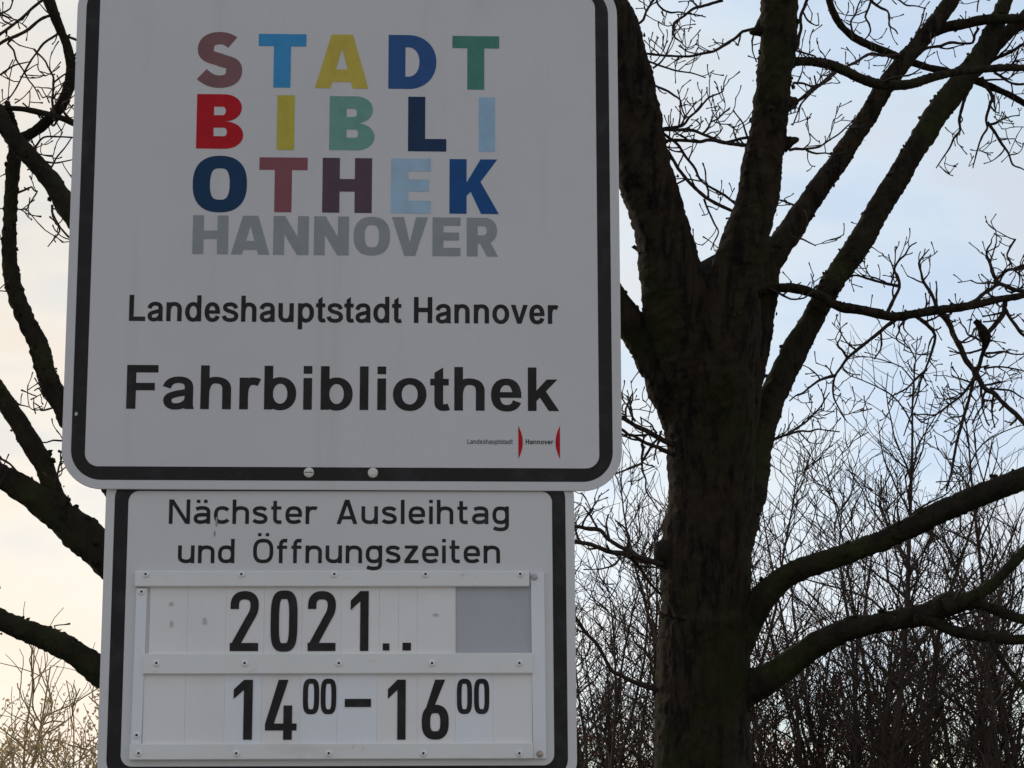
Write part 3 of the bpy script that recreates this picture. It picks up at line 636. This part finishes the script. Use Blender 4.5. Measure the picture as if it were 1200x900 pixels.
# ------------------------------------------------------------------ main tree
def trunk_nodes(L_, d):
    return np.array([(*at(x, y, d), w_ / 2 / F * d) for x, y, w_ in L_])
main_trunk = trunk_nodes([(822, 1490, 190), (822, 1400, 150), (822, 1200, 124), (822, 1000, 114), (822, 900, 111), (825, 800, 111), (827, 740, 110), (829, 722, 114), (828, 712, 107), (828, 690, 108), (827, 640, 104), (833, 590, 100), (834, 540, 103),
    (832, 490, 108), (829, 450, 120), (830, 415, 122), (831, 380, 124), (834, 345, 112), (836, 325, 80)], 8.6)
limbs = [
    ([(824, 500, 40), (812, 440, 72), (799, 385, 84), (789, 330, 78), (781, 285, 71), (769, 240, 72), (756, 200, 72), (745, 150, 70), (737, 100, 66), (724, 40, 58), (708, 0, 54), (690, -60, 48), (665, -160, 42), (640, -300, 34)], 8.55, 8.1, 0),
    ([(832, 500, 40), (838, 440, 70), (848, 380, 76), (860, 330, 68), (876, 280, 56), (889, 230, 50), (895, 190, 48), (901, 150, 47), (906, 100, 48), (911, 50, 46), (913, 0, 45), (918, -60, 42), (930, -180, 36), (935, -330, 28)], 8.5, 8.3, 0),
    ([(862, 520, 50), (872, 450, 50), (884, 390, 46), (893, 340, 40), (903, 305, 32), (925, 272, 30), (950, 235, 27), (977, 197, 25), (1008, 150, 25), (1043, 92, 23), (1080, 47, 20), (1113, 3, 18), (1145, -50, 16), (1180, -140, 12)], 8.66, 9.4, 1.2),
    ([(856, 640, 56), (868, 590, 56), (878, 540, 48), (893, 495, 37), (907, 460, 34), (930, 415, 32), (955, 370, 30), (980, 325, 30), (1005, 290, 32), (1028, 248, 30), (1052, 208, 28), (1075, 170, 28), (1100, 130, 28), (1130, 92, 29), (1152, 62, 27), (1167, 30, 20), (1178, 0, 19), (1190, -40, 16), (1210, -140, 12)], 8.64, 9.5, 1),
    ([(1140, 82, 24), (1172, 47, 20), (1200, 22, 18), (1240, -15, 15), (1300, -60, 12)], 9.38, 9.6, 2),
    ([(800, 520, 30), (786, 465, 50), (770, 428, 44), (747, 393, 41), (728, 368, 41), (700, 328, 38), (660, 275, 34), (600, 200, 30), (540, 110, 26), (480, 0, 20), (440, -80, 15)], 8.6, 8.2, 0),
    ([(845, 780, 56), (868, 742, 48), (885, 712, 38), (902, 692, 32), (925, 674, 28), (973, 655, 27), (1037, 632, 26), (1098, 602, 27), (1151, 579, 29), (1200, 561, 28), (1280, 530, 24), (1380, 495, 18), (1480, 470, 12)], 8.62, 8.0, .6),
    ([(850, 830, 48), (880, 806, 42), (908, 790, 34), (955, 756, 31), (991, 738, 28), (1026, 730, 26), (1062, 724, 27), (1090, 717, 27), (1112, 708, 30), (1128, 706, 22), (1147, 708, 13), (1169, 716, 12), (1200, 727, 12), (1260, 742, 10), (1330, 735, 7)], 8.62, 8.1, .6),
    ([(1105, 712, 22), (1133, 702, 16), (1161, 686, 15), (1179, 668, 14), (1200, 647, 13), (1250, 590, 10), (1290, 540, 7)], 8.3, 8.35, 2),
    ([(1070, 727, 20), (1092, 728, 15), (1119, 739, 14), (1162, 747, 13), (1200, 750, 13), (1270, 745, 9), (1350, 750, 6)], 8.35, 8.2, 2),
    ([(1158, 745, 9), (1168, 764, 8), (1183, 786, 7), (1200, 807, 6), (1230, 850, 5)], 8.25, 8.2, 4),
    ([(820, 690, 40), (797, 668, 44), (784, 650, 38), (776, 643, 32), (772, 640, 20)], 8.6, 8.55, 0),
    ([(910, 75, 16), (940, 72, 11), (973, 76, 12), (1005, 90, 13), (1030, 99, 13), (1063, 99, 12), (1095, 90, 11), (1125, 84, 10), (1165, 80, 9), (1200, 80, 9), (1270, 90, 6)], 8.5, 9.45, 2),
    ([(1135, 95, 12), (1110, 84, 9), (1090, 80, 9), (1053, 67, 10), (1013, 50, 10), (996, 40, 9), (983, 27, 9), (974, 8, 9), (968, -15, 8), (955, -60, 6)], 9.4, 9.1, 3),
    ([(1130, 88, 12), (1157, 100, 9), (1180, 110, 8), (1200, 121, 8), (1250, 150, 6)], 9.4, 9.5, 3),
    ([(1085, 40, 14), (1107, 32, 14), (1130, 28, 13), (1157, 23, 12), (1200, 21, 11), (1260, 10, 8)], 9.25, 9.2, 2.5),
    ([(885, 338, 20), (906, 337, 13), (932, 338, 12), (957, 345, 12), (983, 359, 12), (1011, 364, 12), (1047, 371, 12), (1070, 368, 11), (1093, 364, 11), (1139, 358, 10), (1170, 351, 9), (1200, 346, 8), (1260, 330, 6)], 8.75, 9.1, 2.5),
    ([(900, 30, 30), (886, 37, 12), (880, 37, 7)], 8.45, 8.42, 0),
    ([(918, 168, 24), (928, 165, 12), (935, 163, 6)], 8.46, 8.44, 0), ([(918, 122, 26), (929, 120, 14), (934, 118, 8)], 8.46, 8.44, 0),
]
D = 9.05
chains = [
    ch([(887, 33), (870, 37), (853, 50), (837, 60), (807, 66), (750, 62)], 4.5, 3), ch([(750, 68), (793, 83), (827, 91)], 3, 1.6), ch([(888, 172), (833, 164), (807, 165), (772, 166)], 5, 4),
    ch([(880, 255), (833, 235), (807, 213), (795, 198), (782, 178), (768, 168)], 4.5, 4.5), ch([(876, 252), (823, 213), (803, 183), (782, 160), (766, 148)], 3, 4), ch([(825, 233), (833, 253), (842, 272), (833, 293)], 3, 1.5),
    ch([(764, 150), (803, 152), (823, 157), (850, 167), (890, 160)], 4, 4), ch([(764, 152), (800, 147), (817, 130), (830, 115), (847, 107), (852, 88)], 4, 2), ch([(752, 92), (783, 107), (797, 117), (803, 137), (801, 147)], 3.4, 2.4),
    ch([(823, 157), (833, 143), (847, 133), (855, 128)], 3, 2, tw=26), ch([(847, 0), (813, 10), (790, 27), (790, 43), (803, 55)], 4.5, 2), ch([(765, -6), (770, 3), (787, 15), (805, 16), (827, 20)], 3.4, 1.6, tw=16), ch([(748, 28), (757, 14), (767, -5)], 3.5, 3, tw=14),
    ch([(765, 80), (780, 65), (791, 40)], 3, 2.4), ch([(935, 118), (960, 100), (980, 83), (1020, 63), (1055, 64)], 4.5, 3.4, 8.6, 9.1), ch([(925, 176), (940, 175), (960, 172), (983, 157), (1003, 140)], 4, 1.6, 8.5, 8.6, 6), ch([(945, 176), (957, 180), (974, 181), (990, 178)], 3, 1.5, 8.55, 8.6, 6),
    ch([(1150, 90), (1163, 113), (1157, 133), (1157, 150), (1147, 170), (1140, 197)], 5.5, 2.5, 9.4, 9.4, 10), ch([(1157, 143), (1173, 167), (1187, 193), (1205, 202)], 4.5, 2, 9.4, 9.4), ch([(1132, 110), (1127, 127), (1125, 153), (1113, 173), (1097, 197)], 5, 2, 9.4, 9.4, 7),
    ch([(1155, 78), (1180, 63), (1205, 48)], 5, 4, 9.45, 9.4), ch([(1078, 62), (1092, 55), (1113, 50), (1140, 50), (1147, 33)], 4.5, 3, 9.3, 9.3), ch([(1022, -4), (1014, 20), (1020, 37), (1010, 48)], 3.4, 2.4, 9.1, 9.1, 14), ch([(1018, -4), (1023, 3), (1040, 13), (1042, 30), (1052, 40)], 4.5, 2.5, 9.1, 9.1),
    ch([(1000, 46), (997, 25), (1005, 8), (1012, -8)], 3.2, 2.6, 9.15, 9.1, 14), ch([(948, -6), (938, 20), (936, 43), (932, 60)], 4.5, 4, 8.5, 8.5), ch([(930, 97), (953, 102), (975, 92)], 3.4, 2, 8.5, 8.55, 12), ch([(957, 100), (938, 123), (929, 147)], 3.2, 2.6, 8.5, 8.5, 16), ch([(935, 60), (955, 66), (962, 76)], 3, 2, 8.5, 8.6, 12),
    ch([(925, 275), (940, 280), (956, 288)], 3.4, 1.8, 8.7, 8.7, 10), ch([(1165, 85), (1182, 96), (1205, 98)], 3.8, 3, 9.4, 9.4, 12), ch([(1040, -5), (1062, 6), (1085, 10)], 3, 1.6, 9.1, 9.1, 12), ch([(1160, 0), (1150, -6), (1145, 14)], 3, 2, 9.2, 9.2),
    # hanging from the level branch on the right
    ch([(1040, 366), (1054, 337), (1048, 316), (1061, 298), (1074, 284)], 5, 2.5, D, D), ch([(1052, 335), (1029, 330), (1004, 323), (985, 328)], 4.4, 2.4, D, D), ch([(1098, 360), (1082, 330), (1077, 308), (1089, 292)], 5, 2.8, D, D, 12), ch([(1050, 374), (1025, 394), (993, 420), (979, 440), (977, 465), (993, 495)], 5.5, 2.6, D, D, 8),
    ch([(993, 420), (981, 404), (986, 392)], 3.4, 2.2, D, D, 14), ch([(979, 440), (958, 447), (940, 461), (925, 470)], 4.2, 2.4, D, D, 10), ch([(1070, 368), (1093, 387), (1096, 397), (1086, 429), (1075, 465), (1059, 511)], 5.2, 2.6, D, D), ch([(1086, 433), (1064, 454), (1043, 465)], 3.6, 2, D, D, 14),
    ch([(1100, 364), (1118, 394), (1132, 422), (1153, 454), (1175, 472), (1205, 503)], 8, 5.5, D, D, 9), ch([(1178, 350), (1175, 369), (1155, 394), (1150, 419), (1141, 444), (1128, 493), (1118, 536), (1109, 575)], 7, 3, D, D, 7), ch([(1143, 442), (1125, 465), (1096, 486), (1068, 486)], 4, 2.4, D, D, 14),
    ch([(1150, 451), (1153, 472), (1139, 497)], 3.6, 2, D, D, 12), ch([(1132, 358), (1153, 344), (1171, 333), (1205, 342)], 5.5, 5, D, D, 10), ch([(1171, 333), (1160, 308), (1157, 292), (1162, 280)], 5, 2.4, D, D, 12), ch([(1165, 330), (1182, 316), (1205, 311)], 4.5, 4, D, D, 14),
    ch([(1064, 370), (1054, 383), (1050, 397), (1064, 408)], 3.6, 2, D, D, 8), ch([(1178, 362), (1192, 384), (1205, 396)], 5, 4, D, D, 12), ch([(922, 509), (945, 494), (962, 476), (972, 460)], 3.2, 1.6, D, D, 8), ch([(893, 522), (920, 510), (940, 505), (958, 503), (984, 506)], 4, 1.6, 8.9, D, 7), ch([(1150, 400), (1134, 392), (1125, 378)], 3.5, 2, D, D, 10), ch([(1155, 414), (1175, 412), (1205, 415)], 3.4, 2.6, D, D, 10),
    ch([(1153, 432), (1175, 430), (1205, 436)], 3, 2.4, D, D, 12), ch([(1160, 455), (1185, 458), (1205, 470)], 3.4, 2.6, D, D, 12), ch([(1190, 280), (1180, 300), (1186, 316)], 3, 2.4, D, D, 14),
    # left of the trunk, coming forward past the sign
    ch([(795, 524), (760, 506), (730, 490), (700, 476), (660, 462)], 7, 5, 8.55, 8.4, 7), ch([(795, 538), (764, 522), (743, 511), (730, 504), (700, 490)], 5, 4, 8.55, 8.4, 6), ch([(752, 520), (752, 535), (753, 552), (757, 575), (771, 598)], 4, 2, 8.5, 8.5, 8), ch([(752, 543), (730, 552), (712, 556)], 3.4, 2.4, 8.5, 8.5, 6),
    ch([(745, 494), (738, 478), (741, 458)], 3.4, 2, 8.5, 8.5, 26), ch([(770, 508), (764, 498), (752, 490)], 3, 2, 8.5, 8.5, 14), ch([(785, 664), (767, 659), (731, 649), (703, 642), (676, 635), (640, 628)], 8, 5, 8.55, 8.3, 6), ch([(752, 655), (724, 639), (703, 621), (676, 617), (640, 612)], 6, 4.5, 8.5, 8.3, 6),
    ch([(785, 812), (738, 797), (717, 786), (699, 754), (678, 729), (650, 700)], 6, 4, 8.6, 8.4, 4), ch([(735, 651), (752, 669), (778, 700)], 4.5, 3.6, 8.5, 8.6, 6), ch([(753, 540), (765, 520), (775, 505)], 3.4, 3, 8.5, 8.5, 6),
    ch([(742, 288), (746, 291), (752, 296)], 5, 5, 8.5, 8.5, 0),
]
main = build_tree('bare_tree', 'thick dark forked trunk of a bare tree standing right of the sign', tuple(at(822, 1480, 8.6) * [1, 1, 0]), main_trunk, limbs, chains, 11, M['bark'], M['bark'])
# ------------------------------------------------------------------ second tree, its trunk behind the sign
left_trunk = trunk_nodes([(330, 1780, 260), (330, 1650, 205), (325, 1400, 172), (322, 1150, 156), (320, 1000, 148), (316, 900, 142), (314, 800, 136), (318, 700, 124), (326, 600, 108), (336, 500, 96), (350, 380, 84), (362, 250, 70), (372, 100, 58), (380, -50, 46), (384, -250, 32)], 6.6)
ll = [
    ([(318, 790, 60), (250, 745, 56), (180, 700, 52), (122, 650, 48), (91, 624, 46), (62, 600, 40), (34, 578, 34), (0, 556, 29), (-50, 520, 24), (-120, 470, 18)], 6.6, 6.9, .8),
    ([(318, 900, 56), (240, 856, 46), (170, 815, 40), (116, 784, 35), (80, 760, 31), (43, 744, 28), (0, 727, 26), (-50, 700, 22), (-120, 670, 16)], 6.6, 6.8, .8),
    ([(84, 618, 34), (66, 585, 27), (53, 548, 25), (27, 505, 24), (0, 461, 22), (-30, 420, 18), (-70, 350, 13)], 6.75, 6.95, .8),
    ([(320, 700, 50), (240, 660, 42), (170, 610, 36), (110, 540, 30), (72, 473, 26), (57, 445, 25), (45, 405, 24), (28, 370, 20), (14, 327, 19), (11, 280, 17), (14, 210, 17), (17, 165, 16), (8, 120, 8)], 6.55, 7.0, 1),
    ([(328, 600, 46), (270, 520, 42), (200, 410, 36), (140, 330, 30), (82, 247, 26), (61, 214, 23), (37, 187, 22), (14, 160, 20), (0, 136, 18), (-20, 100, 15), (-50, 40, 11)], 6.55, 6.95, 1.2),
    ([(14, 165, 15), (30, 160, 14), (51, 146, 15), (70, 126, 14), (81, 100, 13), (83, 78, 12), (78, 52, 12), (70, 33, 12), (60, 8, 14), (52, -20, 12), (45, -70, 9)], 6.98, 6.9, 1.5),
    ([(112, 158, 9), (84, 143, 8), (60, 135, 7), (28, 128, 7), (0, 126, 7), (-30, 120, 5)], 6.9, 7.0, 3),
    ([(382, -150, 36), (386, -230, 32), (392, -310, 26)], 6.6, 6.5, 1),
    ([(345, 420, 40), (430, 300, 34), (500, 180, 28), (560, 50, 22), (590, -60, 16)], 6.6, 6.3, 1),
]
DL = 6.95
lc = [ch([(66, 10), (54, -2), (28, 19), (0, 40), (-20, 48)], 3.4, 4.5, DL, DL, 8), ch([(70, 16), (47, 23), (19, 42), (0, 51), (-20, 60)], 4.4, 4, DL, DL, 8), ch([(16, 42), (9, 51), (19, 70), (33, 93), (47, 117)], 3.6, 2, DL, DL, 9), ch([(72, 37), (51, 51), (37, 70), (19, 103), (0, 124)], 3.6, 2.6, DL, DL, 7),
    ch([(33, 182), (51, 161), (84, 161), (100, 160)], 3.2, 2.4, DL, DL, 7), ch([(54, 205), (66, 185), (84, 161)], 3, 2.4, DL, DL, 6), ch([(45, 190), (65, 191), (90, 186)], 3, 2.2, DL, DL, 7), ch([(20, 226), (37, 219), (44, 224), (30, 248)], 3.2, 1.8, DL, DL, 12), ch([(61, 240), (62, 254), (70, 271), (56, 289)], 3.4, 1.8, DL, DL, 20),
    ch([(60, 458), (48, 454), (40, 458)], 3, 1.8, DL, DL, 22), ch([(68, 476), (48, 481), (40, 472)], 3, 1.8, DL, DL, 20), ch([(85, 513), (62, 516), (44, 518)], 3, 2, 6.9, 6.9, 3), ch([(0, 690), (-6, 680), (-14, 676)], 2.6, 1.6, DL, DL, 10), ch([(62, 755), (66, 742), (72, 738)], 2.6, 1.6, 6.9, 6.9, 18),
    ch([(83, 70), (92, 60), (104, 62)], 3.4, 3, DL, DL, 8), ch([(75, 40), (88, 46), (100, 58)], 3.4, 3, DL, DL, 6), ch([(0, 88), (18, 76), (36, 72)], 2.8, 2, DL, DL, 8), ch([(-10, 20), (12, 10), (22, -8)], 3, 2.4, DL, DL, 8)]
left = build_tree('bare_tree', 'mossy bare branches of a tree reaching left from behind the sign', tuple(at(330, 1760, 6.6) * [1, 1, 0]), left_trunk, ll, lc, 57, M['bark_mossy'], M['bark_mossy'])

# ------------------------------------------------------------------ thicket of leafless shrubs and saplings
def shrub_proto(seed, H, nst, spread, lean, nb, leaves, single=False, dens=1.0, tw_r=.0042, pale=False):
    g = random.Random(seed); TS, TB = Tubes(), Tubes(); LV = []
    def line(p, d, L_, n, wob, trop):
        P = [np.array(p, float)]; d = np.array(d, float); d /= np.linalg.norm(d)
        for i in range(n):
            d = d + np.array([g.gauss(0, wob), g.gauss(0, wob), trop + g.gauss(0, wob * .6)]); d /= np.linalg.norm(d); P.append(P[-1] + d * L_ / n)
        return np.array(P)
    for s_ in range(nst):
        a = g.uniform(0, 6.28); h = H * (g.uniform(.72, 1) if s_ else 1)
        le = lean * g.uniform(.3, 1) * (0 if single and s_ == 0 else 1)
        wob0 = .03 if single and s_ == 0 else .085
        st = line((math.cos(a) * spread * .3 * g.random(), math.sin(a) * spread * .3 * g.random(), -.1), (math.cos(a) * le, math.sin(a) * le, 1), h, 12, wob0, .03)
        r0 = .0075 * h * g.uniform(.75, 1.1); TS.add(st, np.linspace(r0, .004, len(st)), 6)
        for b in range(int(nb * h / H)):
            t = g.uniform(.12, .98) ** .9; q = t * 12; i = min(11, int(q)); p = st[i] + (st[i + 1] - st[i]) * (q - i)
            a2 = g.uniform(0, 6.28); up = g.uniform(.7, 1.7)
            L1 = h * g.uniform(.12, .34) * (1.12 - t * .75)
            br = line(p, (math.cos(a2), math.sin(a2), up), L1, 7, .26, .05)
            rb = max(tw_r * 1.25, r0 * .42 * (1 - t * .7)); TB.add(br, np.linspace(rb, tw_r * .85, len(br)), 4)
            for c in range(int(dens * g.uniform(3, 8) * (L1 / .8) + 1)):
                j = g.randint(1, 6); a3 = g.uniform(0, 6.28); dd = br[j + 1] - br[j]; dd = dd / np.linalg.norm(dd)
                L2 = g.uniform(.14, .5) * min(1.3, .5 + L1)
                tw = line(br[j], dd * .8 + np.array([math.cos(a3), math.sin(a3), .5]) * .8, L2, 5, .28, .02); TB.add(tw, np.linspace(tw_r, tw_r * .55, 6), 3)
                if g.random() < .45:
                    a4 = g.uniform(0, 6.28); tw2 = line(tw[2], (math.cos(a4), math.sin(a4), .8), L2 * .6, 3, .4, .02); TB.add(tw2, np.linspace(tw_r * .75, tw_r * .5, 4), 3)
                if leaves and p[2] < H * .72 and g.random() < leaves:
                    for _ in range(g.randint(2, 6) * (3 if pale else 1)): LV.append(tw[g.randint(1, 4)] + np.array([g.gauss(0, .03), g.gauss(0, .03), g.gauss(0, .03)]))
    ms = M['shrub_glare'] if pale else M['shrub']
    parts = []
    for T, nm in ((TS, 'stem'), (TB, 'twigs')):
        o = T.build(nm, None, ms); COL.objects.unlink(o); parts.append(o)
        if nm == 'twigs': o['kind'] = 'stuff'
    if LV:
        rs = np.random.RandomState(seed); n = len(LV); c = np.array(LV)
        u = rs.randn(n, 3); u /= np.linalg.norm(u, axis=1)[:, None]; v = np.cross(u, rs.randn(n, 3)); v /= np.linalg.norm(v, axis=1)[:, None]; nn = np.cross(u, v)
        s_ = rs.uniform(.012, .026, (n, 1)) * (.7 if pale else 1)
        pts = np.stack([c - u * s_, c - v * s_ * .55 + nn * s_ * .25, c + u * s_, c + v * s_ * .55 + nn * s_ * .2], 1).reshape(-1, 3)
        f = np.arange(4 * n).reshape(-1, 4); me = mesh('leaves', pts, f); me.materials.append(M['catkin'] if pale else M['leaf'])
        o = bpy.data.objects.new('withered_leaves', me); o['kind'] = 'stuff'; parts.append(o)
    return parts
PROTO = {
    'bush_a': shrub_proto(1, 4.2, 8, 1.8, .55, 25, .6, dens=.88, tw_r=.0052), 'bush_b': shrub_proto(2, 3.9, 8, 2.0, .60, 25, .7, dens=.88, tw_r=.0052),
    'tall_a': shrub_proto(3, 5.6, 6, 1.2, .28, 32, .0, dens=1.1, tw_r=.0044), 'tall_b': shrub_proto(4, 5.4, 7, 1.2, .32, 30, .03, dens=1.1, tw_r=.0044),
    'leader': shrub_proto(5, 6.3, 2, .5, .1, 46, .0, single=True, dens=.8),
    'pale': shrub_proto(6, 3.2, 12, 1.3, .40, 19, .9, dens=.95, tw_r=.0042, pale=True),
    'leafy': shrub_proto(7, 3.9, 9, 1.9, .58, 24, 2.0, dens=.9, tw_r=.0050),
}
def shrub(kind, px, depth, rot, sc_, name, label, cat, group):
    p = at(px, 900, depth); root = empty(name); root.location = (p[0], p[1], -.02); root.rotation_euler = (0, 0, rot); root.scale = (sc_, sc_, sc_)
    tag(root, label, cat, group)
    for o in PROTO[kind]:
        c = o.copy(); COL.objects.link(c); c.parent = root
G1, G2, G3 = 'leafless shrubs of the thicket', 'bare saplings rising out of the thicket', 'glare-coloured twiggy shrubs at the left'
SH = [
    ('tall_a', 700, 15, .3, .70, 'bare_sapling', 'slender bare sapling between the signs and the thick trunk', 'sapling', G2),
    ('tall_b', 752, 17, 1.2, .74, 'bare_sapling', 'bare sapling just left of the thick trunk', 'sapling', G2),
    ('tall_b', 905, 16, 2.2, .82, 'bare_sapling', 'bare sapling just right of the thick trunk', 'sapling', G2),
    ('tall_a', 962, 18, 3.9, .86, 'bare_sapling', 'bare sapling rising behind where the lower thick boughs part', 'sapling', G2),
    ('leader', 1032, 15.5, .5, .81, 'bare_sapling', 'tallest bare sapling with one straight leader below the level branch', 'sapling', G2),
    ('tall_b', 1080, 17, 5.0, .82, 'bare_sapling', 'bare sapling right of the tallest one, under the hanging twigs', 'sapling', G2),
    ('tall_a', 1140, 15.5, 1.5, .80, 'bare_sapling', 'bare many-stemmed sapling under the small bird', 'sapling', G2),
    ('leader', 1196, 16.5, 3.5, .80, 'bare_sapling', 'bare sapling at the right edge of the picture', 'sapling', G2),
    ('tall_a', 728, 19, 4.4, .90, 'bare_sapling', 'fainter bare sapling left of the thick trunk, farther back', 'sapling', G2),
    ('tall_b', 1010, 19, 5.9, .92, 'bare_sapling', 'bare sapling just left of the tallest one', 'sapling', G2),
    ('bush_a', 690, 18, .4, .80, 'leafless_shrub', 'leafless brownish shrub right beside the lower sign', 'shrub', G1),
    ('leafy', 770, 20, 1.9, .88, 'leafless_shrub', 'leafless shrub half hidden by the left side of the trunk', 'shrub', G1),
    ('leafy', 905, 19, .2, .86, 'leafless_shrub', 'leafless shrub emerging at the right side of the trunk', 'shrub', G1),
    ('leafy', 968, 18, 2.6, .92, 'leafless_shrub', 'reddish leafless shrub under the lower thick bough', 'shrub', G1),
    ('bush_b', 1040, 20, 4.1, 1.0, 'leafless_shrub', 'dense leafless shrub below the knotty elbow of the lower bough', 'shrub', G1),
    ('bush_a', 1128, 19, 5.2, .93, 'leafless_shrub', 'dense leafless shrub under the forks of the lower bough', 'shrub', G1),
    ('bush_b', 1195, 18, .9, .96, 'leafless_shrub', 'dense leafless shrub in the bottom right corner', 'shrub', G1),
    ('pale', 20, 12.5, .7, .90, 'glare_shrub', 'twiggy shrub with glare painted into its tan bark, in the bottom left corner', 'shrub', G3),
    ('pale', 105, 13.5, 2.4, .92, 'glare_shrub', 'twiggy shrub with glare painted into its tan bark, against the left edge of the lower sign', 'shrub', G3),
    ('pale', -60, 14.5, 4.2, .9, 'glare_shrub', 'twiggy shrub with glare painted into its tan bark, leaning in from the left edge', 'shrub', G3),
]
for a in SH: shrub(*a)
# farther growth that reads as one mass
root = empty('thicket'); root.location = (2.4, 25, 0); tag(root, 'distant mass of bare brown thicket behind the shrubs', 'thicket', kind='stuff')
g = random.Random(4)
for i in range(3):
    for o in PROTO['bush_a' if i % 2 else 'bush_b']:
        c = o.copy(); COL.objects.link(c); c.parent = root; s_ = g.uniform(.7, .8); c.scale = (s_, s_, s_); c.location = (-5.5 + i * 1.8 + g.uniform(-.3, .3) - 0, g.uniform(-2, 3.5), 0); c.rotation_euler.z = g.uniform(0, 6); c['kind'] = 'stuff'
for ps in PROTO.values():
    for o in ps: bpy.data.objects.remove(o)

# ------------------------------------------------------------------ small dark bird on the hanging branch
bp = at(1153, 392, 9.0); bird = empty('small_bird', Matrix.Translation(bp)); tag(bird, 'small dark brown bird perched on a twig below the level branch', 'bird')
s_ = 9.0 / F
prof = [(-14, 17, .6), (-11, 18, 3.3), (-8.5, 17, 4.4), (-5.5, 13.5, 4.2), (-2.5, 8, 5.6), (0, 1, 6.6), (1, -6, 6.0), (.5, -12, 4.0), (-.5, -17, 2.4), (-2, -27, 1.9), (-2.6, -32, 1.6)]
P4 = catmull([(x * s_ * .85, 0, z * s_ * .8, r * s_ * 1.0) for x, z, r in prof], .004)
T = Tubes(); T.add(P4[:, :3], P4[:, 3], 14, .03, 3); T.build('body', bird, M['feather'])
T = Tubes(); T.add(np.array([(-13, 0, 18), (-17, 0, 17.6), (-20, 0, 16.6)]) * s_, np.array([1.3, .8, .25]) * s_, 8); T.build('beak', bird, M['beak'])
T = Tubes(); T.add(np.array([(-1, -4.4, 3), (1.2, -5.6, -4), (1.5, -4.6, -12), (.2, -1.6, -20)]) * s_, np.array([2.4, 2.6, 1.8, .6]) * s_, 8); T.build('wing', bird, M['feather'])
for yy in (-1.6, 1.6):
    T = Tubes(); T.add(np.array([(-3, yy, -5), (-5.5, yy, -9), (-4.5, yy, -13), (-2, yy, -14)]) * s_, np.array([.7, .5, .45, .4]) * s_, 5); T.build('leg', bird, M['beak'])
